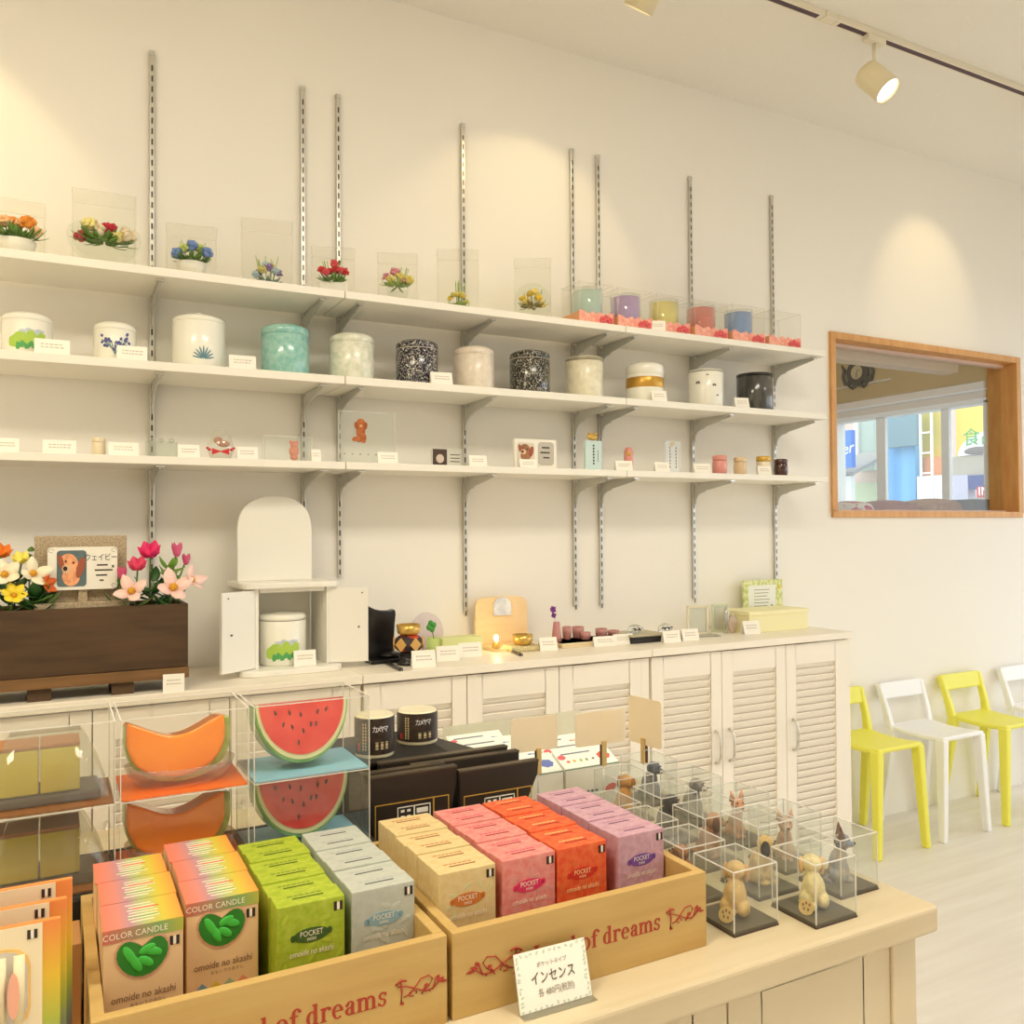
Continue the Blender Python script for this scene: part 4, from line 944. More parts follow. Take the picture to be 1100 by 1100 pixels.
p = onZ(697, 691, CT); bk = thing('display_box', 'flat black display box under the crystal ornaments', 'box', (p.x+.01, p.y+.01, CT), 0)
MB().box(-.075, 0, 0, .065, .13, .022).build('box', BLACKM, bk, .002); MB().box(-.077, -.002, .022, .067, .132, .03).build('lid', M('grey brown lid', (190, 180, 150), .5), bk, .002)
CRY = CLEAR('crystal', (238, 240, 236), .9, .02, .15)
for lab, px, py in (('crystal ornament with black letters on the flat black box, left one', 682, 673), ('crystal ornament with black letters behind the white cards, right one', 714, 671)):
    y = p.y+(.05 if px < 700 else .10); q = onY(px, py, y); o = thing('crystal_ornament', lab, 'crystal ornament', (q.x, y, CT+.030 if px < 700 else CT), 0, 'crystal ornaments')
    h = q.z-o.location.z
    MB().ell((0, 0, h*.6), (.032, .014, max(.018, h*.55))).build('crystal', CRY, o); MB().box(-.03, -.012, 0, .03, .012, .006).build('foot', CRY, o)
    b = MB()
    for k in range(5): b.box(-.024+.010*k, -.0165, h*.75-.004*(k % 2), -.017+.010*k, -.0145, h*.85)
    b.box(-.012, -.0165, h*.5, .014, -.0145, h*.6); b.build('letters', INK, o)
p = onZ(765, 684, CT); fr = thing('photo_stand', 'clear standing photo frame with beige edge on the right cabinet', 'photo frame', (p.x-.025, p.y+.05, CT), -.25)
fh = onY(758, 650, p.y+.05).z-CT
b = MB(); b.box(-.042, -.004, .004, .042, .004, .012).box(-.042, -.004, fh-.008, .042, .004, fh).box(-.042, -.004, .004, -.034, .004, fh).box(.034, -.004, .004, .042, .004, fh); b.build('frame', M('pearl frame', (232, 224, 196), .3, metal=.2), fr, .001)
MB().box(-.034, -.001, .012, .034, .001, fh-.008).build('pane', CLEAR('frame glass', (236, 240, 232), .6, .03, .10, haze=.25), fr)
MB().box(-.05, -.05, 0, .07, .03, .004).build('base_plate', CLEAR('frame glass'), fr)
q = onY(773, 649, p.y+.11); fr2 = thing('photo_stand', 'second clear photo frame standing just behind the first', 'photo frame', (q.x, p.y+.11, CT), -.25)
h2 = q.z-CT
b = MB(); b.box(-.032, -.004, 0, .032, .004, .007).box(-.032, -.004, h2-.007, .032, .004, h2).box(-.032, -.004, 0, -.026, .004, h2).box(.026, -.004, 0, .032, .004, h2); b.build('frame', M('pale green frame', (214, 224, 190), .3), fr2, .001); MB().box(-.026, -.001, .007, .026, .001, h2-.007).build('pane', CLEAR('frame glass'), fr2)
q = onY(780, 652, p.y+.06); tb = thing('glass_tube', 'slim clear glass tube right of the photo frames', 'glass tube', (q.x, p.y+.06, CT)); h2 = q.z-CT
MB().lathe([(.010, 0), (.011, .003), (.011, h2*.85), (.006, h2*.92), (.004, h2)], 16).build('tube', CRY, tb); MB().cyl((0, 0, h2*.3), (0, 0, h2*.8), .005).build('vial', M('lilac white', (226, 224, 232), .3), tb)
q = onY(787, 660, p.y+.05); pe = thing('perfume_bottle', 'rounded pinkish glass bottle right of the glass tube', 'bottle', (q.x, p.y+.05, CT)); h2 = q.z-CT
MB().ell((0, 0, h2*.48), (.024, .014, h2*.48)).build('bottle', CLEAR('pink glass', (240, 218, 204), .6, .03, .1, haze=.25), pe); MB().cyl((0, 0, h2*.94), (0, 0, h2*1.04), .006).build('cap', M('pearl frame'), pe)
# gift box with open framed lid
ya, xa, xb = 2.46, onY(805, 670, 2.46).x, onY(868, 670, 2.46).x; hb = onY(812, 657, 2.46).z-CT
gx = thing('gift_box', 'pale yellow gift box at the right end of the cabinet top', 'gift box', ((xa+xb)/2, ya, CT))
YB = M('pale yellow card', (246, 240, 190), .5); ww_ = (xb-xa)/2
MB().box(-ww_, 0, 0, ww_, .15, hb*.92).build('box', YB, gx, .002); MB().box(-ww_-.003, -.003, hb*.80, ww_+.003, .153, hb).build('lid', YB, gx, .002)
yb_ = 2.63; a, c = onY(799, 624, yb_), onY(841, 659, yb_)
gf = thing('framed_message', 'small green framed message card leaning on the wall above the yellow box', 'framed card', ((a.x+c.x)/2, yb_, CT)); gw, gz0, gz1 = (c.x-a.x)/2, c.z-CT, a.z-CT
MB().box(-gw, 0, gz0, gw, .010, gz1).build('frame', M('green patterned frame', (196, 208, 120), .5, c2=(232, 232, 180), scale=60, lo=.45, hi=.55), gf, .0015)
MB().box(-gw*.78, -.001, gz0+.022, gw*.62, 0, gz1-.02).build('message_sheet', M('pale sheet', (240, 242, 232), .5), gf)
b = MB()
for k in range(6): b.box(-gw*.5, -.0016, gz1-.04-.013*k, gw*(.3-.06*(k % 3)), -.001, gz1-.0375-.013*k)
b.ell((gw*.42, -.001, gz0+.034), (.006, .001, .008)); b.build('print', INKG, gf)
MB().box(-gw*.5, 0.004, 0, gw*.5, .02, gz0+.004).build('foot', YB, gf)
MB().ell((gw*.82, -.001, gz1-.03), (.009, .002, .009)).ell((gw*.85, -.001, gz0+.03), (.008, .002, .010)).build('frame_flowers', M('frame flower', (226, 206, 90), .6), gf)

# ================================================================== CHAIRS by the wall
CHY = M('lemon yellow plastic', (240, 236, 92), .45); CHW = M('white chair plastic', (246, 246, 246), .4)
def chair(label, xl, mt):
    """xl: left front foot x"""
    o = thing('stacking_chair', label, 'chair', (xl+.155, 2.335, 0), 0, 'low-backed stacking chairs along the wall')
    sh = .427; fw, bw = .138, .138
    sx = MB(); n = 8
    outline = []
    for k in range(n+1):
        t = k/n; y = .0+.275*t; hw = .132+.0*t; z = sh-.010*sin(pi*t)+.004*t; outline.append((y, hw, z))
    vs, fs = [], []
    for (y, hw, z) in outline: vs += [(-hw, y, z), (hw, y, z), (hw, y, z-.02), (-hw, y, z-.02)]
    for k in range(n):
        a, b_ = k*4, k*4+4
        for q in range(4): fs.append((a+q, a+(q+1) % 4, b_+(q+1) % 4, b_+q))
    fs += [(3, 2, 1, 0), (n*4, n*4+1, n*4+2, n*4+3)]
    sx.add(vs, fs); sx.build('seat', mt, o, .008, 3)
    def beam(name, pts, wdx, wdy):
        b = MB(); vs, fs = [], []
        for i, (x, y, z) in enumerate(pts):
            u = i/(len(pts)-1); a, c = wdx*(1-.25*u), wdy*(1-.3*u); vs += [(x-a, y-c, z), (x+a, y-c, z), (x+a, y+c, z), (x-a, y+c, z)]
        for i in range(len(pts)-1):
            for q in range(4): fs.append((i*4+q, i*4+(q+1) % 4, i*4+4+(q+1) % 4, i*4+4+q))
        fs += [(3, 2, 1, 0), (len(vs)-4, len(vs)-3, len(vs)-2, len(vs)-1)]
        b.add(vs, fs); return b.build(name, mt, o, .006, 3)
    for s in (-1, 1):
        beam('leg', [(s*.119, .018, sh-.012), (s*.143, .002, 0)], .017, .021)
        beam('leg', [(s*.119, .258, sh-.012), (s*.143, .312, 0)], .017, .022)
        beam('back_post', [(s*.124, .262, sh-.016), (s*.130, .276, sh+.05), (s*.136, .312, sh+.172)], .015, .018)
    b = MB(); T = Matrix.Translation((0, .304, sh+.140)) @ Matrix.Rotation(R(-14), 4, 'X')
    b.box(-.138, -.010, -.035, .138, .010, .037, T); b.build('back_rail', mt, o, .006, 3)
chair('yellow chair beside the cabinet, leftmost of the chair row', 2.825, CHY)
chair('white chair between the two yellow chairs', 3.217, CHW)
chair('yellow chair between the two white chairs', 3.635, CHY)
chair('white chair at the right picture edge, rightmost of the row', 4.075, CHW)

# ================================================================== DISPLAY TABLE
TZ = .80; TX0, TX1, TY0, TY1 = -.95, 1.034, .756, 1.62
tb_ = thing('display_table', 'pale wooden display table with louvred front in the foreground', 'table', (0, TY0, 0))
MB().box(TX0, 0, TZ-.036, TX1, TY1-TY0, TZ).build('table_top', TABLE, tb_, .006, 3)
TW = M('pale table front', (222, 207, 176), .5)
bx0, bx1 = TX0+.03, 1.008
MB().box(bx1-.045, .016, 0, bx1, .06, TZ-.044).box(bx0, .016, 0, bx0+.045, .06, TZ-.044).box(bx0, .018, 0, bx1, .05, .06).box(bx1-.02, .06, 0, bx1, TY1-TY0-.03, TZ-.044).box(bx0, .06, 0, bx0+.02, TY1-TY0-.03, TZ-.044).box(bx0, TY1-TY0-.05, 0, bx1, TY1-TY0-.03, TZ-.044).box(bx0+.01, .045, TZ-.046, bx1-.01, TY1-TY0-.03, TZ-.035).build('body', TW, tb_, .002)
dw = .2725
for k in range(6):
    x1 = bx1-.046-k*(dw+.003); db, ds = MB(), MB(); louvre_door(db, ds, x1-dw, x1, .065, TZ-.047, .020, .05, .085, .03)
    d = db.build('door', TW, tb_, .0015); ds.build('louvre_slats', TW, d)

# ---- serif lettering burnt on the crates
def glyph(b, ch, x, u, h0=-.0004, h1=-.0001):
    """one bold serif letter drawn in stems, bowls and slab serifs; u = x-height; returns advance"""
    S = .24*u; s = .085*u
    def bar(x0, z0, x1, z1): b.prism([(x+x0*u, z0*u), (x+x1*u, z0*u), (x+x1*u, z1*u), (x+x0*u, z1*u)], h0, h1, 'y')
    def stem(x0, z0, z1, foot=True, flag=True, wd=.24):
        bar(x0, z0, x0+wd, z1)
        if foot: bar(x0-.11, z0, x0+wd+.11, z0+.075)
        if flag: b.prism([(x+(x0-.12)*u, (z1-.08)*u), (x+x0*u, (z1-.15)*u), (x+(x0+wd)*u, (z1-.02)*u), (x+(x0+wd)*u, z1*u), (x+(x0-.12)*u, (z1-.03)*u)], h0, h1, 'y')
    def ring(cx, cz, rx, rz, a0, a1, tx=.24, tz=.085): b.ring((x+cx*u, cz*u), rx*u, rz*u, tx*u, tz*u, a0, a1, h0, h1, 'y', 20)
    if ch == 'L': bar(.12, 0, .40, 1.42); bar(0, 1.34, .55, 1.42); bar(0, 0, .98, .08); bar(.88, 0, .98, .42); return 1.08*u
    if ch == 'a': stem(.50, 0.06, .70, False, False); ring(.45, .68, .32, .33, 0, 170, .22); ring(.40, .28, .34, .29, 30, 330); bar(.60, 0, .86, .07); b.ring((x+.2*u, .72*u), .11*u, .11*u, .1*u, .1*u, 0, 360, h0, h1, 'y', 10); return .90*u
    if ch == 'n': stem(.14, 0, 1.0); ring(.57, .62, .38, .38, 0, 150, .24, .12); stem(.71, 0, .66, True, False); return 1.10*u
    if ch == 'd': ring(.44, .49, .40, .51, 0, 360); stem(.58, 0, 1.46, False); bar(.58, 0, .94, .075); return 1.02*u
    if ch == 'o': ring(.48, .49, .45, .52, 0, 360); return 1.0*u
    if ch == 'f': stem(.18, 0, 1.1, True, False); ring(.52, 1.10, .34, .38, 20, 180, .24, .11); bar(.02, .90, .62, .98); b.ring((x+.74*u, 1.25*u), .11*u, .11*u, .1*u, .1*u, 0, 360, h0, h1, 'y', 10); return .74*u
    if ch == 'r': stem(.14, 0, 1.0); ring(.56, .68, .34, .34, 55, 165, .2, .13); b.ring((x+.70*u, .86*u), .13*u, .13*u, .12*u, .12*u, 0, 360, h0, h1, 'y', 10); return .84*u
    if ch == 'e': ring(.46, .49, .42, .52, 0, 315); bar(.12, .50, .86, .58); return .94*u
    if ch == 'm': stem(.14, 0, 1.0); ring(.55, .62, .36, .38, 0, 150, .24, .12); stem(.67, 0, .66, True, False); ring(1.08, .62, .36, .38, 0, 150, .24, .12); stem(1.20, 0, .66, True, False); return 1.60*u
    if ch == 's': ring(.40, .74, .30, .28, 20, 262, .17, .10); ring(.38, .27, .31, .29, -170, 92, .17, .10); bar(.62, .70, .70, .98); bar(.06, .04, .14, .32); return .80*u
    return .42*u
def vine(parent, cx, cz, s, flip=1):
    b = MB(); P_ = lambda u, v: (cx+flip*u*s, -.0004, cz+v*s*.62)
    def curve(pts, r): b.tube([P_(*p) for p in pts], r*s*.8, 6)
    curve([(-.5, .22), (-.3, .16), (-.1, .02), (.1, -.16), (.3, -.12), (.42, .02), (.5, .12)], .016)
    curve([(-.42, -.34), (-.40, 0), (-.42, .40)], .022); curve([(-.54, .28), (-.42, .40), (-.30, .34)], .026)
    curve([(-.36, -.18), (-.2, -.1), (-.1, .08), (.02, .30), (.2, .34), (.28, .2), (.2, .0), (.05, -.14)], .016)
    curve([(-.1, -.16)]+[(-.16+.09*cos(t*.7), -.12+.09*sin(t*.7)) for t in range(8)], .014)
    curve([(.04, -.22), (.1, -.04), (.16, .06)], .018); curve([(-.02, -.08), (.12, -.12), (.24, -.2)], .016)
    curve([(.28, -.16), (.34, .06), (.36, .22)], .020)
    for (u, v, a, L) in ((.46, .10, .6, .2), (.52, .02, -.2, .22), (.40, .2, 1.3, .16), (-.40, -.36, -1.6, .12), (.14, .04, 1.2, .12)):
        b.prism([P_(u+L*.5*t*cos(a)-.05*sin(pi*(t+1)/2)*sin(a)*q, v+L*.5*t*sin(a)+.05*sin(pi*(t+1)/2)*cos(a)*q)[::2] for q, ts in ((1, (-1, -.4, .2, .7)), (-1, (1, .7, .2, -.4))) for t in ts], -.0006, -.0001, 'y')
    b.build('burnt_vine', INKR, parent)
def crate(label, x0, x1, y0, y1, zr, gx0, gx1):
    o = thing('wooden_crate', label, 'crate', (x0, y0, TZ), 0, 'wooden display crates'); w, d, h, t = x1-x0, y1-y0, zr-TZ, .011
    MB().box(0, 0, 0, w, t, h).build('front_board', WOOD, o, .0008); MB().box(0, d-t, 0, w, d, h).build('back_board', WOOD, o, .0008)
    MB().box(0, t, 0, t, d-t, h).build('side_board', WOOD, o, .0008); MB().box(w-t, t, 0, w, d-t, h).build('side_board', WOOD, o, .0008)
    MB().box(t, t, 0, w-t, d-t, .006).build('bottom_board', WOOD, o)
    b = MB(); u = .0132; x = w*.285
    tot = 0
    for ch in 'Land of dreams': x += glyph(b, ch, x, u)
    for i in range(len(b.v)): b.v[i].z += h*.40
    b.build('lettering', INKR, o)
    vine(o, w*.150, h*.50, .056, -1); vine(o, x+.034, h*.49, .048, 1); return o
crate('wooden crate of incense boxes with a beige row, beside the dog figurines', .361, .692, .816, 1.105, .888, 0, 0)
crate('wooden crate of candle and incense boxes with a green row', .030, .355, .816, 1.105, .888, 0, 0)

# ---- boxed goods in the crates
FLAGM = M('flag mark dark', (48, 30, 26), .6); FLAGW = M('flag mark white', (246, 238, 222), .6)
def flag(parent, x, y, z, s=.009):
    MB().box(x-s/2, y-.0005, z-s/2, x-s*.16, y, z+s/2).box(x+s*.16, y-.0005, z-s/2, x+s/2, y, z+s/2).build('flag_mark', FLAGM, parent)
    MB().box(x-s*.16, y-.0004, z-s*.4, x+s*.16, y, z+s*.4).build('flag_mark_centre', FLAGW, parent)
IW, ID, IZ = .069, .0332, .118
def incense_row(colname, xl, base, base2, oval, ink, slit, where, y0=.878, pale=(246, 236, 214), top=None):
    base, base2 = tuple(int(v*.93) for v in base), tuple(int(v*.93) for v in base2)
    bm_ = M('box print '+colname, base, .5, c2=base2, scale=110, lo=.36, hi=.70)
    zb = TZ+.006
    rnd = random.Random(colname)
    for k in range(6):
        dz = 0; lab = f'{colname} incense box, ' + ('front one of its row' if k == 0 else f'{ordn(k)} from the front of its row' if k < 5 else 'last and farthest of its row')
        o = thing('incense_box', lab, 'incense box', (xl+IW/2+rnd.uniform(-.0012, .0012), y0+k*(ID+.0008), zb), R(rnd.uniform(-.6, .6)), f'{colname} incense boxes in the {where} crate')
        MB().box(-IW/2, 0, 0, IW/2, ID, IZ-(.0015 if k % 2 else 0)).build('carton', bm_, o, .0010)
        z = IZ-(.0015 if k % 2 else 0)
        MB().box(-.016, ID*.40, z-.0002, .016, ID*.46, z+.0003).build('slit', M('slit '+colname, slit, .7), o)
        b = MB(); x = -.020
        while x < .014: l_ = rnd.uniform(.003, .006); b.box(x, ID*.60, z-.0001, x+l_, ID*.68, z+.0002); x += l_+.0012
        b.build('top_print', M('print '+colname, ink, .6), o)
        if k == 0:
            MB().prism(blob(0, IZ*.72, IW*.27, IZ*.062, 0, 24), -.0004, 0, 'y').build('oval_badge', M('oval '+colname, oval, .5), o)
            MB().prism(blob(-IW*.27, IZ*.715, IW*.04, IZ*.03, 0, 12), -.0004, 0, 'y').build('badge_end', M('oval '+colname), o); MB().prism(blob(IW*.27, IZ*.73, IW*.04, IZ*.03, 0, 12), -.0004, 0, 'y').build('badge_end', M('oval '+colname), o)
            pm = M('pale print %d' % pale[2], pale, .6)
            text('lettering', 'POCKET', .0078, pm, o, (0, -.0006, IZ*.735), sx=.8); text('lettering', 'mini', .0062, pm, o, (0, -.0006, IZ*.69), sx=.9)
            text('lettering', 'omoide no akashi', .0088, pm, o, (0, -.0006, IZ*.58), sx=.72, shear=.15)
            flag(o, IW*.40, -.0001, IZ*.92)
            b = MB()
            for q in range(14):
                a = rnd.uniform(0, 3); b.prism(blob(rnd.uniform(-.42, .42)*IW, rnd.uniform(.15, .9)*IZ, .006, .0022, a, 8), -.00025, 0, 'y')
            b.build('leaf_print', M('leaf print '+colname, tuple((base[i]+base2[i])//2+ (10 if base[i] < 200 else -8) for i in range(3)), .5), o)
incense_row('beige', .3735, (232, 204, 142), (240, 218, 164), (206, 120, 52), (196, 132, 76), (140, 72, 36), 'right')
incense_row('rose pink', .4505, (238, 134, 130), (246, 168, 158), (222, 52, 100), (226, 76, 110), (150, 40, 52), 'right')
incense_row('vermilion orange', .5235, (240, 84, 44), (250, 124, 66), (208, 52, 34), (252, 196, 130), (150, 36, 24), 'right', pale=(252, 222, 160))
incense_row('lilac', .6095, (206, 158, 176), (222, 180, 194), (120, 76, 156), (180, 130, 150), (96, 56, 84), 'right')
incense_row('lime green', .1985, (166, 190, 40), (194, 210, 72), (66, 96, 40), (120, 140, 50), (54, 66, 24), 'left')
incense_row('pale blue grey', .2745, (196, 202, 190), (208, 212, 202), (140, 172, 182), (176, 180, 178), (70, 70, 76), 'left')
# colour candle boxes
CW, CD, CH = .069, .060, .129
RAIN = GRAD('rainbow top print', [(0, (226, 124, 96)), (.20, (212, 132, 120)), (.36, (180, 140, 152)), (.52, (172, 184, 124)), (.76, (204, 190, 66)), (1, (226, 150, 66))], 0, -CW/2, CW/2)
BANDC = GRAD('rainbow band print', [(0, (206, 110, 88)), (.4, (170, 140, 110)), (.7, (130, 170, 100)), (1, (180, 180, 70))], 0, -CW/2, CW/2)
KRAFT = M('peach beige card', (232, 196, 150), .55)
GCAN = M('green candle wax', (70, 190, 70), .4, sss=.15)
def heart(cx, cz, w, h):
    half = [(0, .30), (.06, .36), (.14, .44), (.24, .50), (.34, .50), (.43, .42), (.49, .27), (.50, .10), (.46, -.08), (.38, -.25), (.27, -.39), (.14, -.48), (0, -.51)]
    return [(cx+u*w, cz+v*h) for u, v in half]+[(cx-u*w, cz+v*h) for u, v in half[-2:0:-1]]
def candle_box(label, x, y, k):
    o = thing('candle_box', label, 'candle box', (x, y, TZ+.006), 0, 'rainbow topped colour candle boxes')
    MB().box(-CW/2, 0, 0, CW/2, CD, CH-.0012).build('carton', KRAFT, o, .0008)
    MB().box(-CW/2-.0003, -.0003, CH-.0012, CW/2+.0003, CD, CH).build('printed_top', RAIN, o)
    b = MB(); rnd = random.Random(k)
    for q in range(7):
        yy = CD*(.14+.11*q); b.box(-CW*.20+rnd.uniform(0, .004), yy, CH, CW*.26-rnd.uniform(0, .01), yy+.0016, CH+.0003)
    b.build('print', M('pale print 214', (246, 236, 214), .6), o)
    MB().box(-CW*.10, CD*.62, CH, CW*.24, CD*.655, CH+.0004).build('red_line', M('red line print', (232, 108, 76), .6), o)
    MB().box(-CW*.18, CD*.30, CH, CW*.20, CD*.315, CH+.0004).build('green_line', M('green line print', (120, 176, 96), .6), o)
    if k == 0:
        MB().box(-CW/2-.0003, -.0004, CH-.0125, CW/2+.0003, 0, CH-.0005).build('colour_band', BANDC, o)
        text('lettering', 'COLOR CANDLE', .0080, M('pale print 214'), o, (-CW*.10, -.0007, CH-.0068), sx=.92)
        hz_ = CH*.765
        MB().prism(heart(-.001, hz_, .048, .037), -.0006, 0, 'y').build('window_rim', M('window rim pink', (214, 160, 130), .5), o)
        MB().prism(heart(-.001, hz_, .0445, .0335), -.0009, -.0004, 'y').build('window', M('window shade green', (46, 128, 44), .4), o)
        cb_ = MB()
        for (cx, cz, a, L) in ((-.011, .004, -.5, .024), (-.006, -.004, -.5, .022), (.003, -.004, -.9, .018), (.009, .004, -1.2, .020), (.004, .007, 1.2, .018)):
            cb_.ell((0, 0, 0), (.0040, .0008, L*.42), Matrix.Translation((cx-.001, -.0011, hz_+cz)) @ Matrix.Rotation(a, 4, 'Y'))
        cb_.build('candles', GCAN, o)
        text('lettering', 'omoide no akashi', .0098, M('brown ink'), o, (0, -.0005, CH*.50), sx=.80, shear=.1)
        text('lettering', 'おもいでのあかし', .0040, M('brown ink'), o, (.004, -.0005, CH*.44))
        flag(o, CW*.39, -.0001, CH*.84, .0085)
        for q, c in enumerate(((120, 160, 190), (220, 190, 70), (160, 180, 150), (230, 150, 120))):
            MB().prism([(-.026+.013*q, CH*.33), (-.020+.013*q, CH*.375), (-.014+.013*q, CH*.33)], -.0004, 0, 'y').build('colour_mark', M('mark %d' % c[0], c, .6), o)
names = ['front', 'middle', 'rear']
for cidx, (x, y0) in enumerate(((.0765, .880), (.1515, .905))):
    for k in range(3): candle_box(f'{names[k]} rainbow topped candle box of the {["left", "right"][cidx]} column', x+(0, .001, -.001)[k], y0+k*(CD+.0015), k)
# flat rainbow edged boxes at the left
RB = GRAD('rainbow edge print', [(0, (190, 90, 100)), (.18, (190, 120, 110)), (.36, (150, 168, 150)), (.52, (176, 186, 70)), (.74, (226, 186, 50)), (1, (236, 140, 70))], 2, 0, .17)
FRB = M('flat box ivory', (240, 224, 190), .5)
for k, (xr, y, zt) in enumerate(((.0075, .838, .972), (.0125, .867, .977), (.0175, .896, .983))):
    h = zt-TZ; o = thing('flat_candle_box', f'{names[k]} flat candle box with rainbow edge at the left picture edge', 'candle box', (xr, y, TZ), 0, 'flat rainbow edged candle boxes')
    MB().box(-.19, 0, 0, 0, .0055, h).build('carton', RB, o, .0008)
    MB().box(-.176, -.0006, .002, -.0135, 0, h-.001).build('front_label', FRB, o)
    flag(o, -.021, -.0007, h-.009, .0075)
    if k == 0:
        MB().prism(blobr(-.066, h*.70, .088, h*.40, .25), -.0012, -.0006, 'y').build('window_rim', M('window rim orange', (238, 196, 120), .5), o)
        MB().prism(blobr(-.066, h*.70, .083, h*.37, .25), -.0015, -.0008, 'y').build('window', CLEAR('box film', (230, 232, 226), .8, .05, .2, haze=.5), o)
        cb_ = MB()
        for q in range(6): cb_.cyl((-.098+.0135*q, -.0016, h*.54), (-.098+.0135*q, -.0016, h*.86), .0042, 8)
        cb_.build('candles', M('ivory candle', (240, 226, 190), .5, sss=.2), o)
        MB().prism(blob(-.0345, h*.68, .0045, h*.11, 0, 14), -.0064, -.0058, 'y').build('pink_label', M('pink candle label', (240, 176, 150), .5), o)
        text('lettering', 'omoide no akashi', .019, M('brown ink'), o, (-.030, -.0009, h*.36), align='RIGHT', sx=.85)
tag(MB().box(-.12, 0, 0, .0, .06, .085).build('kraft_box', M('brown kraft card', (186, 136, 84), .7), None, .001, loc=(.0275, .985, TZ)), 'brown kraft box between the rainbow boxes and the left crate', 'box')

# ---- fruit candles in clear cases
RIS = tag(MB().box(-.27, 0, 0, .385, .15, .085).build('display_riser', BLACKM, None, .003, loc=(0, 1.105, TZ)), 'black riser block under the stacked clear fruit candle cases', 'riser')
FY, FD, FHt = 1.118, .118, .0955
def fruit_case(label, x0, x1, z0, kind):
    w = x1-x0; o = thing('fruit_candle_case', label, 'candle', ((x0+x1)/2, FY+FD/2, z0), 0, 'clear cases with fruit-shaped candles')
    tray = {'melon': M('tray orange', (244, 112, 26), .5), 'water': M('tray blue', (140, 196, 222), .5), 'block': M('tray brown', (140, 88, 40), .5)}[kind]
    MB().box(-w/2+.001, -FD/2+.001, 0, w/2-.001, FD/2-.001, .002).build('tray', tray, o)
    T = Matrix.Translation((0, -.012, 0)) @ Matrix.Rotation(R(-12), 4, 'X')
    if kind == 'water':
        r = .064; zc = .087; TT = Matrix.Translation((-.005, -.022, .002)) @ Matrix.Rotation(R(-10), 4, 'X')
        def half(rr): return [(-rr, zc)]+[(rr*cos(pi+pi*k/24), zc+rr*1.28*sin(pi+pi*k/24)) for k in range(1, 24)]+[(rr, zc)]
        def cap(rr, sq): return [(p[0], zc+(p[1]-zc)*sq) for p in half(rr)]
        MB().prism(cap(r, .98), -.012, .034, 'y', TT).build('rind', M('melon rind green', (120, 176, 96), .3, c2=(150, 200, 120), scale=50, coat=.5), o, .004)
        MB().prism(cap(r*.945, .97), -.0132, .0352, 'y', TT).build('pale_rind', M('pale rind', (226, 226, 176), .3, coat=.5), o)
        f_ = MB().prism(cap(r*.88, .955), -.0144, .0364, 'y', TT).box(-r*.88, -.0144, zc-.002, r*.88, .0364, zc+.0005, TT).build('flesh', M('watermelon red', (226, 58, 52), .2, c2=(236, 78, 66), scale=30, coat=.7), o)
        b = MB()
        for (u, v, a) in ((-.62, -.20, .3), (-.45, -.45, -.2), (-.30, -.22, .2), (-.25, -.52, .2), (-.05, -.28, 0), (0, -.62, .1), (.18, -.50, -.2), (.35, -.25, -.3), (.3, -.5, -.2), (.55, -.22, -.4), (-.12, -.85, 0)):
            b.prism([(u*r*.9+px_*cos(a)-pz_*sin(a), zc+v*r*.98+px_*sin(a)+pz_*cos(a)) for px_, pz_ in blob(0, 0, .0014, .0036, 0, 10)], -.0152, -.0142, 'y', TT)
        b.build('seeds', M('melon seed', (96, 50, 44), .4), o)
    elif kind == 'melon':
        TT = Matrix.Translation((-.003, -.020, .002)) @ Matrix.Rotation(R(-8), 4, 'X')
        def cres(k, lo_, top_):  # thick melon wedge: dipped top, round bottom
            top = [(-.061+.122*t/20, top_-.020*sin(pi*t/20)**1.5) for t in range(21)]
            bot = [(.062*cos(pi*t/20), top_-.004-(top_-.004-lo_)*abs(sin(pi*t/20))**.62) for t in range(1, 20)]
            return [(x_*k, z_) for x_, z_ in top+bot]
        MB().prism(cres(1.02, .003, .078), -.004, .042, 'y', TT).build('rind', M('cantaloupe rind', (156, 178, 62), .35, c2=(186, 196, 96), scale=60, coat=.5), o, remesh=.0026)
        MB().prism([(x_*.94-.004, z_) for x_, z_ in cres(1.0, .011, .0805)], -.016, .0435, 'y', TT).build('flesh', M('melon orange', (255, 146, 14), .22, c2=(250, 134, 10), scale=14, coat=.7), o, remesh=.0026)
        MB().lathe([(.030, .002), (.050, .005), (.062, .02), (.066, .034), (.064, .034), (.058, .02)], 30, Matrix.Translation((0, -.004, 0)) @ Matrix.Diagonal((1, .74, .8, 1)), cap=False).build('clear_dish', CLEAR('dish plastic', (246, 240, 230), .3, .06, .04, haze=.14), o)
    else:
        YW = M('yellow green wax block', (214, 200, 52), .35, c2=(202, 184, 40), scale=16, coat=.4); BT = M('brown crust', (176, 116, 60), .5)
        for q in (-1, 1):
            x_ = -.006+q*.0215
            MB().box(x_-.0205, -.030, .014, x_+.0205, .022, .066).build('wax_block', YW, o, .002)
            MB().box(x_-.0207, -.0302, .066, x_+.0207, .0222, .0705).build('crust', BT, o, .001)
        MB().box(-.064, -.036, .002, .058, .034, .013).build('dark_dish', M('dark grey dish', (70, 64, 56), .3), o, .003)
        b = MB(); n = 14; vs, fs = [], []
        for k in range(n+1):
            t = k/n; x_ = -.066+.132*t; z_ = .012+.066*min(1, 1.45*sin(pi*t)**.8); vs += [(x_, -.040, .004), (x_, -.034, z_), (x_, .028, z_), (x_, .036, .004)]
        for k in range(n):
            for q in range(3): fs.append((k*4+q, k*4+q+1, k*4+q+5, k*4+q+4))
        b.add(vs, fs, True).build('wrapping_film', CLEAR('cello film', (247, 247, 240), .5, .06, .03, haze=.09), o)
    b = MB(); rnd = random.Random(label)
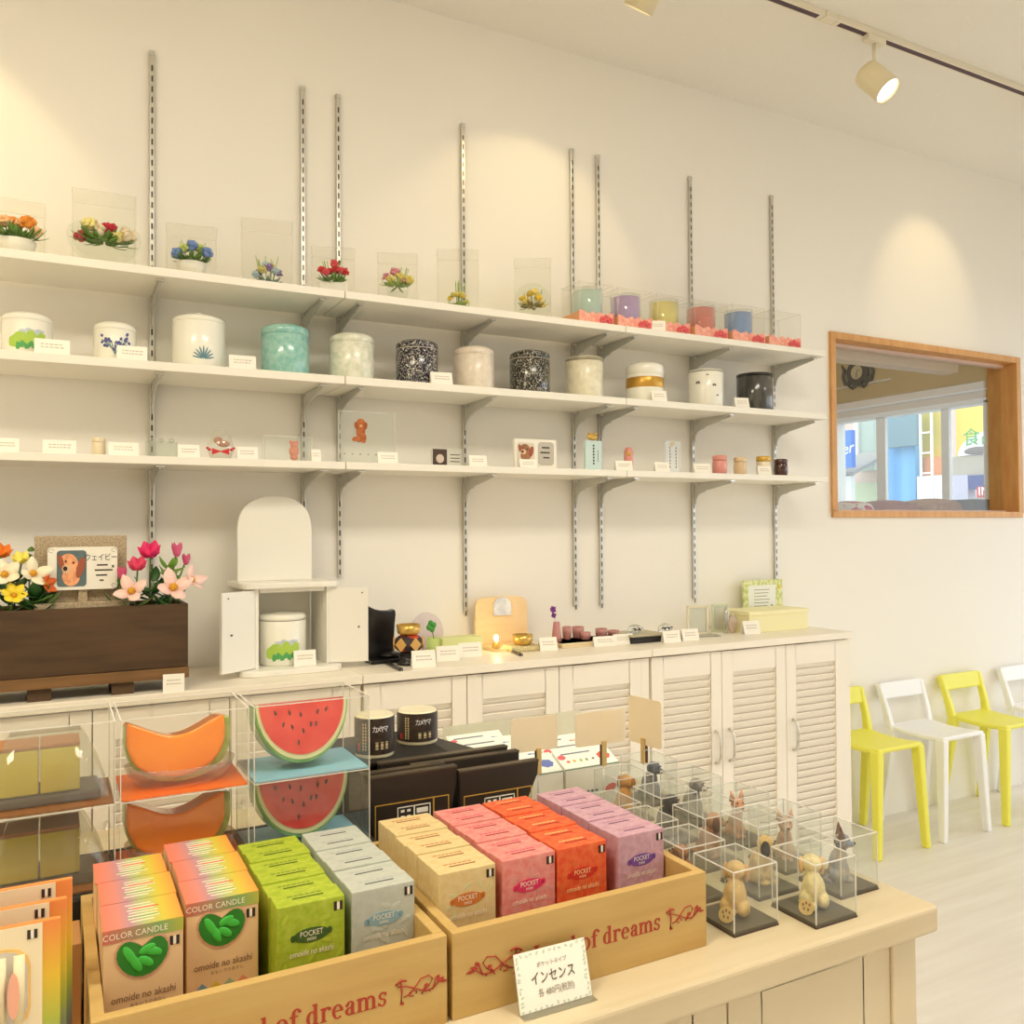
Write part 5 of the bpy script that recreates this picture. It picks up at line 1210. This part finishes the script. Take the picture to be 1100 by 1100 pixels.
    for k in range(8): b.ell((rnd.uniform(-.05, .05), -FD/2+.018+rnd.uniform(0, .01), rnd.uniform(.01, .07)), (.0008, .0004, .0012), nu=6, nv=4)
    clear_case(o, w, FD, FHt, .0012, CLEAR('case plastic', (249, 249, 246), .18, .04, .025, haze=.03)); return o
FX = [(-.078, .066, 'block', 'yellow wax block candles', 'leftmost'), (.072, .218, 'melon', 'orange melon slice candle', 'middle'), (.225, .375, 'water', 'watermelon slice candle', 'right')]
for x0, x1, kind, nm_, pos in FX:
    for ti, (z0, tn) in enumerate(((.8852, 'lower'), (.9822, 'upper'))):
        fruit_case(f'clear case with {nm_}, {tn} case of the {pos} stack', x0, x1, z0, kind)

# ---- black packs, jars
GOLDL = M('gold print line', (206, 160, 70), .4)
ct = thing('black_carton', 'black display carton with sloping flap holding the black packs', 'carton', (.36, 1.255, TZ))
MB().prism([(0, 0), (.325, 0), (.325, .085), (.30, .093), (.205, .143), (.190, .146), (0, .146)], 0, .17, 'y').build('body', BLACKM, ct, .002)
MB().prism([(-.002, .1465), (.19, .1465), (.325, .094), (.33, .0975), (.192, .1500), (-.002, .1500)], -.004, .172, 'y').build('flap', BLACKM, ct)
def pack(label, x0, x1, y, zt, front=False, curve=0):
    o = thing('black_pack', label, 'incense pack', ((x0+x1)/2, y, TZ), 0, 'black packs before the black carton'); w = x1-x0; h = zt-TZ
    pts = [(-w/2+.004, 0), (w/2-.012-curve, 0), (w/2-.010-curve*.6, h*.55), (w/2-curve*.1, h*.85), (w/2, h), (-w/2, h-.002), (-w/2+.002, h*.6)]
    MB().prism(pts, 0, .012, 'y').build('pouch', M('black brown pouch', (50, 42, 36), .4), o, .0015)
    b = MB().box(-w/2, -.0006, h-.003, w/2, .0126, h-.0004)
    b.build('top_seam', M('seam line', (84, 72, 56), .4), o)
    if front:
        z1 = h*.72; b = MB(); b.box(-w*.45, -.0006, z1, w*.40, 0, z1+.0014).box(-w*.45, -.0006, h*.2, -w*.44, 0, z1).box(w*.21, -.0006, h*.2, w*.225, 0, z1).box(w*.39, -.0006, h*.3, w*.40, 0, z1); b.build('gold_frame', GOLDL, o)
        b = MB(); z2 = z1-.006
        b.box(-w*.20, -.0007, z2-.0014, w*.18, 0, z2).box(-w*.20, -.0007, z2-.03, -w*.19, 0, z2).box(w*.17, -.0007, z2-.03, w*.18, 0, z2).box(-.002, -.0007, z2-.03, 0, 0, z2)
        for q in range(2): b.box(-w*.16+q*w*.07, -.0007, z2-.008, -w*.12+q*w*.07, 0, z2-.0045).box(-w*.16+q*w*.07, -.0007, z2-.0165, -w*.12+q*w*.07, 0, z2-.013)
        b.box(w*.02, -.0007, z2-.012, w*.15, 0, z2-.005).build('white_print', CARD, o)
pack('front left black pack with gold framed white print', .397, .531, 1.180, .950, True)
pack('front right black pack with gold framed print and curved side', .533, .668, 1.176, .942, True, .02)
pack('black pack directly behind the front left one', .392, .520, 1.200, .951)
pack('long black pack behind the front right one', .475, .655, 1.216, .949)
pack('rearmost long black pack leaning before the carton', .43, .645, 1.236, .953)
def label_jar(label, px0, px1, pyt, y, z0):
    xa, xb = onY(px0, 780, y).x, onY(px1, 780, y).x; r = (xb-xa)/2*.93; zt = onY(px1, pyt, y).z; h = zt-z0; x = (xa+xb)/2
    o = thing('candle_jar', label, 'jar', (x, y, z0), face(x, y), 'jars with black labels')
    MB().lathe([(r*.96, 0), (r*.98, .002), (r*.98, .009), (r*.97, h-.002), (r*.9, h)], 36).build('jar', M('ivory jar', (236, 226, 190), .25, coat=.5), o)
    vs, fs = [], []; n = 26
    for k in range(n+1):
        a = -pi/2+R(-92+184*k/n); vs += [(r*cos(a), r*sin(a), .006), (r*cos(a), r*sin(a), h*.965)]
    for k in range(n): fs.append((2*k, 2*k+2, 2*k+3, 2*k+1))
    MB().add(vs, fs, True).build('label', M('black brown label', (44, 34, 28), .35, c2=(60, 46, 36), scale=120), o)
    f = lambda u, z: (r*1.006*sin(u), -r*1.006*cos(u), z)
    def patch(b, u0, u1, z0_, z1_): b.add([f(u0, z0_), f(u1, z0_), f(u1, z1_), f(u0, z1_)], [(0, 1, 2, 3)])
    b = MB()
    for c_ in (-.62, -.48):
        for q in range(9): patch(b, c_, c_+.07, h*(.20+.075*q), h*(.25+.075*q))
    for q in range(3): b.ring((0, 0), 1, 1, 1, 1, 0, 0, 0, 0, 'y', 1) if False else patch(b, .05+.26*q, .19+.26*q, h*.22, h*.40)
    b.build('label_print', M('label print cream', (214, 196, 150), .5), o)
    b = MB(); patch(b, -.95, -.78, h*.18, h*.36); b.build('red_seal', M('red seal', (190, 50, 44), .5), o)
    for q, ch in enumerate('カメヤマ'):
        a = .02+.19*q; text('lettering', ch, .0115, M('sign white'), o, (r*1.01*sin(a), -r*1.01*cos(a), h*.70), (pi/2, 0, a), sx=.75)
    for q in range(3):
        a = .12+.26*q; text('lettering', '亀山屋'[q] if False else '○', .010, M('black brown label'), o, (r*1.012*sin(a), -r*1.012*cos(a), h*.31), (pi/2, 0, a))
label_jar('black labelled jar on the carton, nearer the watermelon case', 380, 424, 764, 1.30, TZ+.1502)
label_jar('black labelled jar on the carton, right of the other jar', 426, 470, 759, 1.345, TZ+.1502)

# ---- white packs with slanted lids
WP = M('white printed card', (244, 244, 234), .45)
def slant_pack(label, x0, x1, y, logo, k):
    w = x1-x0; d = .048; h0_, h1_ = .078, .100
    o = thing('slanted_pack', label, 'pack', ((x0+x1)/2, y, TZ), 0, 'white packs with slanted lids')
    MB().prism([(0, 0), (0, h0_), (d, h1_), (d, 0)], -w/2, w/2, 'x').build('carton', WP, o, .001)
    T = Matrix.Translation((0, 0, h0_)) @ Matrix.Rotation(atan2(h1_-h0_, d), 4, 'X')
    sl = sqrt(d*d+(h1_-h0_)**2)
    MB().box(-w/2-.0006, -.0008, -.0014, w/2+.0006, .0008, .0006, T).build('edge_line', M('edge green grey', (150, 176, 160), .5), o)
    if k < 7:
        b = MB()
        for q in range(7):
            a = q*2*pi/7; b.prism(blob(w*.32+.008*cos(a), sl*.45+.006*sin(a), .0055, .0045, 0, 10), .0001, .0005, 'z', T)
        b.prism(blob(w*.32, sl*.45, .009, .007, 0, 12), .0002, .0006, 'z', T)
        b.prism(blob(w*.33, h0_*.45, .012, .007, .3, 14), -.0005, -.0001, 'y'); b.build('flower_logo', logo, o)
        for q, c in enumerate(((226, 120, 96), (226, 176, 90), (176, 196, 90), (120, 150, 110), (130, 120, 100))):
            MB().prism(blob(-w*.36+q*w*.115, sl*.36, .0035, .0032, .4*q, 7, .35, q), .0002, .0005, 'z', T).build('letter_mark', M('letter mark %d%d' % (c[0], c[1]), c, .5), o)
        MB().box(-w*.40, sl*.72, .0001, w*.14, sl*.78, .0004, T).build('print', M('grey blue ink', (120, 126, 140), .6), o)
        MB().prism(blob(-w*.42, sl*.60, .008, .006, 0, 12), .0002, .0006, 'z', T).build('red_mark', M('coral pink'), o)
        b = MB()
        for q in range(6): b.box(-w*.36+q*w*.08, -.0005, h0_*.42, -w*.31+q*w*.08, -.0001, h0_*.47)
        b.build('small_print', M('grey blue ink'), o)
LB, LR = M('logo blue', (110, 124, 190), .5), M('logo red', (226, 92, 76), .5)
for k in range(5): slant_pack('white slanted pack with blue flower logo, ' + ('front one of the left row' if k == 0 else f'{ordn(k)} from the front in the left row'), .672, .787, 1.300+k*.0495, LB, k)
for k in range(3): slant_pack('white slanted pack with red flower logo, ' + ('front one of the right row' if k == 0 else f'{ordn(k)} from the front in the right row'), .792, .905, 1.300+k*.0495, LR, k)

# ---- cards on clip stands
CLIPW = M('clip wood', (206, 176, 120), .6); CLIPD = M('clip dark side', (96, 70, 40), .6)
def clip_stand(label, px, pyc, y, card, yaw, clab):
    q = onY(px, pyc, y); o = thing('clip_stand', label, 'card holder', (q.x, y, TZ), 0, 'wooden clip card holders'); h = q.z-TZ
    MB().cyl((0, 0, .002), (0, 0, h-.030), .0014, 8).build('rod', METAL, o); MB().lathe([(.014, 0), (.014, .003), (.003, .005)], 16).build('base', METAL, o)
    Z = Matrix.Rotation(yaw, 4, 'Z')
    MB().box(-.004, -.0050, h-.038, .004, -.0012, h+.004, Z).build('clip_jaw', CLIPW, o, .0006); MB().box(-.004, .0012, h-.038, .004, .0050, h+.004, Z).build('clip_jaw', CLIPD, o, .0006)
    MB().tube([Z @ Vector((.0045, -.004, h-.018)), Z @ Vector((.006, 0, h-.014)), Z @ Vector((.0045, .004, h-.018))], .0008, 6).build('spring', METAL, o)
    x0, x1, z0, z1 = card
    cd = thing('sign_card', clab, 'sign card', (q.x, y, TZ+h-.004), yaw, 'blank backs of sign cards on clips')
    T = Matrix.Identity(4)
    MB().prism(blobr((x0+x1)/2, (z0+z1)/2, x1-x0, z1-z0, .08), -.0006, .0006, 'y').build('card', M('cream card back', (240, 224, 194), .6), cd)
clip_stand('wooden clip stand holding the left cream sign card', 578, 806, 1.255, (-.050, .037, .004, .060), -.02, 'cream sign card back above the white packs, left one')
clip_stand('wooden clip stand holding the middle cream sign card', 648, 798, 1.235, (-.055, .045, .002, .058), -.02, 'cream sign card back above the white packs, right one')
clip_stand('wooden clip stand holding the turned pinkish sign card', 692, 795, 1.183, (-.038, .042, -.004, .074), R(-84), 'turned pinkish cream sign card before the louvred cabinet')
bx0_, bx1_ = onY(476, 780, 1.57).x, onY(624, 780, 1.57).x
ax = thing('sign_board', 'wide pale translucent board standing behind the white packs', 'sign board', (bx0_, 1.57, TZ))
MB().box(0, 0, 0, bx1_-bx0_, .002, onY(550, 772, 1.57).z-TZ).build('sheet', CLEAR('pale board film', (240, 240, 214), .3, .05, .04, haze=.45), ax)
MB().box(-.004, -.02, 0, .03, .02, .004).build('foot', ACR, ax); MB().box(bx1_-bx0_-.03, -.02, 0, bx1_-bx0_+.004, .02, .004).build('foot', ACR, ax)

# ---- price card leaning on the right crate
pc = thing('price_sign', 'bordered price card leaning on the front of the right crate', 'price card', (.468, .789, TZ), -.02)
T = Matrix.Rotation(R(-16), 4, 'X'); pw, ph = .086, .058
MB().box(-pw/2, 0, .001, pw/2, .0008, ph, T).build('card', CARD, pc)
MB().box(-pw/2-.001, .0012, 0, pw/2+.001, .0024, ph*.9, T).box(-pw/2-.001, -.010, 0, pw/2+.001, .002, .0012).build('acrylic_holder', ACR, pc)
b = MB(); rnd = random.Random(9)
for k in range(46):
    t = k/46*4
    if t < 1: u, v = -.5+t, 0
    elif t < 2: u, v = .5, t-1
    elif t < 3: u, v = .5-(t-2), 1
    else: u, v = -.5, 1-(t-3)
    cx, cz = u*pw*.92, ph*(.055+v*.89); b.prism(blob(cx+rnd.uniform(-.0012, .0012), cz+rnd.uniform(-.0012, .0012), .0022, .0012, rnd.uniform(0, 3), 7), -.0003, .0002, 'y', T)
b.build('border_print', M('border green', (206, 216, 200), .6), pc)
def ttext(name, body, size, mat, x, z, sx=1, shear=0):
    rot = (T.to_3x3() @ Matrix.Rotation(pi/2, 3, 'X')).to_euler(); p_ = T @ Vector((x, -.0006, z)); return text(name, body, size, mat, pc, p_, rot, sx=sx, shear=shear)
ttext('lettering', 'インセンス', .0135, INK, 0, ph*.52, .80); ttext('lettering', 'ポケットタイプ', .0058, INKG, 0, ph*.74, .9); ttext('lettering', '各 480円(税別)', .0085, INKG, .002, ph*.28, .80)

# ---- dog and cat figurines in clear cases
def fur(n, c, c2=None): return M('fur '+n, c, .75, c2=c2 or tuple(int(v*.86) for v in c), scale=110, lo=.35, hi=.65)
BASEM = M('figurine base', (84, 78, 64), .4); DISC = M('wood disc', (206, 176, 110), .6)
def figure(o, kind, m1, m2, z0, s, ry):
    P_ = bpy.data.objects.new('animal_figure', None)
    T = Matrix.Translation((0, 0, z0)) @ Matrix.Rotation(ry, 4, 'Z') @ Matrix.Scale(s, 4)
    b = MB(); e = lambda c, r: b.ell(c, r, T, 12, 8)
    ears = MB(); E_ = lambda c, r: ears.ell(c, r, T, 10, 7)
    if kind == 'sit':
        e((0, 0, .022), (.0145, .013, .020)); e((0, .006, .030), (.011, .010, .015)); e((0, .009, .050), (.0125, .012, .0115)); e((0, .020, .0465), (.006, .008, .0052))
        for q in (-1, 1): e((q*.010, -.003, .011), (.008, .013, .0105)); e((q*.0055, .014, .012), (.0042, .0045, .013)); e((q*.0055, .018, .0035), (.0045, .007, .0036)); e((q*.012, .006, .0035), (.005, .009, .0036)); E_((q*.0125, .010, .0475), (.0035, .006, .011))
        b.tube([T @ Vector(v) for v in ((0, -.010, .006), (-.006, -.018, .005), (-.014, -.020, .006))], .0036*s, 8)
    elif kind == 'upright':
        e((0, 0, .020), (.012, .011, .020)); e((0, .004, .032), (.009, .008, .013)); e((0, .006, .049), (.0105, .010, .0100)); e((0, .015, .046), (.0045, .006, .004))
        for q in (-1, 1): e((q*.008, -.001, .009), (.007, .011, .009)); e((q*.0045, .010, .012), (.0035, .004, .013)); e((q*.0045, .013, .003), (.004, .006, .003))
        for q in (-1, 1): ears.cyl(T @ Vector((q*.0075, .004, .055)), T @ Vector((q*.0095, .003, .070)), .0052*s, 8, .0006)
        b.tube([T @ Vector(v) for v in ((0, -.009, .006), (.010, -.016, .004), (.018, -.010, .004))], .0028*s, 8)
    else:  # lying
        e((0, -.004, .014), (.014, .022, .012)); e((0, .014, .018), (.011, .010, .012)); e((0, .018, .032), (.0105, .011, .0098)); e((0, .029, .029), (.005, .008, .0046))
        for q in (-1, 1): e((q*.013, -.016, .007), (.006, .010, .007)); e((q*.010, .020, .0036), (.004, .013, .0036)); E_((q*.011, .017, .030), (.003, .005, .010))
        b.tube([T @ Vector(v) for v in ((0, -.024, .012), (.004, -.032, .008), (.012, -.034, .005))], .0026*s, 8)
    body = b.build('figure', m1, o, remesh=.0014)
    ears.build('ears', m2, o)
    hd = {'sit': (.0279, .0472), 'upright': (.0205, .0465), 'lie': (.0365, .030)}[kind]
    f_ = MB(); f_.ell((0, hd[0], hd[1]+.001), (.0022, .0018, .0018), T, 8, 6)
    for q in (-1, 1): f_.ell((q*.0046, hd[0]-.0075, hd[1]+.0065), .0014, T, 8, 6)
    f_.build('nose_and_eyes', BLACK, o)
def dog_case(label, x0, y0, kind, m1, m2, h=.078, s=1.0, ry=0, w=.071, d=.074, disc=False, group='pet figurines in clear cases'):
    o = thing('figurine_case', label, 'figurine', (x0+w/2, y0+d/2, TZ), 0, group)
    MB().box(-w/2-.001, -d/2-.001, 0, w/2+.001, d/2+.001, .006).build('base', BASEM, o, .0015)
    MB().box(-w/2-.0012, -d/2-.0012, 0, w/2+.0012, d/2+.0012, .0022).build('base_foot', M('dark purple brown', (70, 50, 48), .4), o)
    figure(o, kind, m1, m2, .006, s*1.06, ry)
    if disc:
        T = Matrix.Translation((-w*.36, -d*.16, .0158)) @ Matrix.Rotation(R(-42), 4, 'Z') @ Matrix.Rotation(R(-14), 4, 'X') @ Matrix.Rotation(pi/2, 4, 'X')
        MB().lathe([(.0095, -.001), (.0095, .001)], 20, T).build('wood_disc', DISC, o)
        b = MB(); 
        for (u, v) in ((-.004, .003), (0, .005), (.004, .003), (-.003, -.002), (.002, -.003)): b.prism(blob(u, v, .0013, .0019, 0, 8), .001, .0013, 'z', T)
        b.build('disc_print', M('brown ink'), o)
    c = clear_case(o, w, d, h-.004, .0013); 
    for ch in o.children:
        if ch.name.startswith('case'): ch.location.z = .004
    return o
TAN, CRE, BRN, DBR, BLK_, GLD, PNK, GRY, BLU = fur('tan', (214, 178, 112)), fur('cream', (232, 214, 158)), fur('brown', (166, 108, 66)), fur('dark brown', (112, 74, 52)), fur('black', (52, 46, 44)), fur('gold', (214, 158, 72)), fur('pink tan', (222, 172, 140)), fur('grey', (150, 142, 132)), fur('blue grey', (112, 132, 156))
dog_case('clear case with a tan dog and wooden disc, nearest the right crate', .735, .816, 'sit', TAN, fur('tan ear', (206, 160, 100)), disc=True, ry=R(-50))
dog_case('clear case with a cream dog and wooden disc, nearest the table front', .839, .784, 'sit', CRE, fur('peach ear', (232, 186, 124)), disc=True, ry=R(-35))
dog_case('clear case with a brown and blue cat nearest the table right edge', .934, .829, 'upright', fur('brown blue', (176, 150, 128), (120, 136, 158)), fur('dark ear', (110, 82, 72)), s=1.05, ry=R(-130))
dog_case('clear case with a dark brown dog beside the crate corner', .731, .907, 'sit', BRN, DBR, ry=R(20), s=.9)
dog_case('taller clear case with a black capped tan pug', .835, .878, 'sit', fur('pug', (222, 186, 120)), BLK_, h=.098, s=1.0, ry=R(-140))
dog_case('clear case with a pinkish tan chihuahua at the table edge', .931, .925, 'upright', PNK, PNK, ry=R(150))
dog_case('clear case with a lying brown dachshund behind the dark brown dog', .728, 1.002, 'lie', BRN, DBR, ry=R(-60))
dog_case('clear case with two toned brown dog behind the pug', .835, .985, 'sit', fur('chestnut', (178, 124, 84)), DBR, ry=R(-120))
dog_case('clear case with a small orange dog by the cabinet handles', .931, 1.030, 'upright', fur('orange', (224, 156, 108)), fur('orange', (224, 156, 108)), ry=R(170))
dog_case('clear case with a black dog under the turned sign card', .838, 1.091, 'sit', BLK_, BLK_, ry=R(-150))
dog_case('clear case with a golden dog close behind the lilac boxes', .728, 1.092, 'sit', GLD, fur('gold ear', (196, 132, 54)), ry=R(-30), s=.95)
dog_case('clear case with a grey dog in the row along the table edge', .931, 1.140, 'sit', GRY, fur('dark grey ear', (92, 82, 80)), ry=R(-140))
dog_case('clear case with an amber dog right behind the turned sign card', .838, 1.205, 'sit', fur('amber', (206, 146, 62)), fur('amber ear', (180, 116, 44)), ry=R(-60), s=1.0)
dog_case('clear case with a dark blue schnauzer, farthest along the table edge', .934, 1.262, 'sit', fur('slate', (86, 92, 104)), fur('slate ear', (64, 68, 78)), ry=R(-150))

# ================================================================== TRACK AND SPOTLIGHTS
TRY = 2.07
TRK = M('white track metal', (236, 228, 208), .5)
for j, (xa, xb) in enumerate(((-1.2, 2.30), (2.36, 4.9))):
    o = thing('light_track', ['white ceiling light track, left length before the joint', 'white ceiling light track, right length past the joint'][j], 'light track', (xa, TRY, CZ), 0, 'ceiling light tracks')
    MB().box(0, -.018, -.020, xb-xa, .018, 0).build('rail', TRK, o, .002)
    MB().box(.02, -.0095, -.0206, xb-xa-.02, .0095, -.0190).build('groove', M('dark purple groove', (84, 64, 74), .6), o)
jt = tag(MB().box(2.302, TRY-.019, CZ-.021, 2.358, TRY+.019, CZ).build('track_joint', TRK, None, .002), 'white joint piece between the two ceiling track lengths', 'track joint')
LENS = M('lit lamp lens', (255, 240, 206), .4, emit=6)
LAMPM = M('ivory lamp metal', (236, 224, 190), .45)
WARM = (1, .77, .40)
def spotlight(label, x, aim, energy, size=R(96), stem=.13, blend=.55, L=.125, r=.047, tgt=None):
    o = thing('track_spotlight', label, 'spotlight', (x, TRY, CZ-.020), 0, 'ceiling track spotlights')
    d = Vector(aim).normalized(); hd = Vector((0, 0, -stem-.02))
    MB().box(-.045, -.016, -.022, .045, .016, .0).build('adapter', TRK, o, .003)
    MB().cyl((0, 0, -.02), (0, 0, -stem), .007, 10).build('stem', TRK, o)
    MB().tube([(0, 0, -stem+.012), hd-d*.01], .011, 10).build('joint', TRK, o)
    q = d.to_track_quat('Z', 'Y').to_matrix().to_4x4(); q.translation = hd-d*L*.42
    MB().lathe([(r*.78, 0), (r*.95, .006), (r, .02), (r, L), (r*.94, L), (r*.90, L-.012)], 28, q, cap=False).add([q @ Vector((r*.78*cos(2*pi*k/28), r*.78*sin(2*pi*k/28), 0)) for k in range(28)], [list(range(28))]).build('lamp_housing', LAMPM, o)
    MB().lathe([(r*.90, L-.010), (r*.88, L-.008), (.001, L-.006)], 28, q, cap=False).build('lens', LENS, o)
    li = bpy.data.lights.new('spot_beam', 'SPOT'); li.energy = energy; li.color = WARM; li.spot_size = size; li.spot_blend = blend; li.shadow_soft_size = .04
    lo = bpy.data.objects.new('spot_beam', li); COL.objects.link(lo); lo.parent = o; lo.location = hd+d*(L*.60); lo.rotation_euler = d.to_track_quat('-Z', 'Y').to_euler()
    return o
spotlight('ivory track spotlight hanging at the upper right below the track', 2.556, (.22, -.60, -.78), 3, tgt=None)
spotlight('ivory track spotlight at the top picture edge, lens facing down', 1.575, (-.12, .60, -.79), 6.6, stem=.075, size=R(76), blend=.3)
spotlight('track spotlight beyond the left picture edge, aimed at the wall', -.42, (.02, .60, -.79), 13, size=R(78), blend=.3)
spotlight('track spotlight beyond the right picture edge, aimed at the wall', 3.62, (0, .8, -.6), 5.2, size=R(66), blend=.5)
spotlight('track spotlight over the left end of the display table', .45, (-.1, -.80, -.90), 1.2, size=R(90))  # extra lamp above the view, added to light the table

# added fill lights shaped as ceiling panels, all out of view
def panel(label, x, y, energy, colour=(1, .955, .88)):
    o = thing('ceiling_panel_light', label, 'ceiling light', (x, y, CZ), 0, 'square ceiling panel lights')
    MB().box(-.62, -.32, -.03, .62, .32, 0).build('frame', TRK, o, .003)
    MB().box(-.59, -.29, -.034, .59, .29, -.029).build('diffuser', M('lit diffuser', (255, 246, 226), .5, emit=2), o)
    li = bpy.data.lights.new('panel_glow', 'AREA'); li.shape = 'RECTANGLE'; li.size = 1.18; li.size_y = .58; li.energy = energy; li.color = colour
    lo = bpy.data.objects.new('panel_glow', li); COL.objects.link(lo); lo.parent = o; lo.location = (0, 0, -.045)
panel('ceiling panel light above and left of the viewpoint', -1.0, .35, 40, (1, .89, .66))
panel('ceiling panel light above and right of the viewpoint', 1.2, .25, 27, (1, .94, .82))
panel('ceiling panel light over the right aisle behind the viewpoint', 3.9, -.6, 9, (.94, .98, 1))
panel('ceiling panel light of the next room behind the oak window', 4.2, 4.3, 5, (1, .88, .66))

# ================================================================== DAYLIGHT
wd = bpy.data.worlds.new('World'); SC.world = wd; wd.use_nodes = True
bg = wd.node_tree.nodes['Background']; bg.inputs[0].default_value = (.88, .94, 1.0, 1); bg.inputs[1].default_value = 2.8
for y0, y1, x in ((-2.9, 2.45, XR+.2),):
    li = bpy.data.lights.new('window_portal', 'AREA'); li.shape = 'RECTANGLE'; li.size = 2.2; li.size_y = y1-y0; li.cycles.is_portal = True
    lo = bpy.data.objects.new('window_portal', li); COL.objects.link(lo); lo.location = (XR+.10, (y0+y1)/2, 1.2); lo.rotation_euler = (0, R(90), 0)

SC.view_settings.view_transform = 'Standard'; SC.view_settings.look = 'None'; SC.view_settings.gamma = 1; SC.view_settings.exposure = -0.07
cy = SC.cycles
cy.use_denoising = True; cy.max_bounces = 14; cy.diffuse_bounces = 6; cy.glossy_bounces = 4; cy.transmission_bounces = 6; cy.transparent_max_bounces = 48
cy.caustics_reflective = False; cy.caustics_refractive = False; cy.sample_clamp_indirect = 6
dd = [k for k, n in USED.items() if n > 1]
if dd: print('DUPLICATE LABELS', dd)
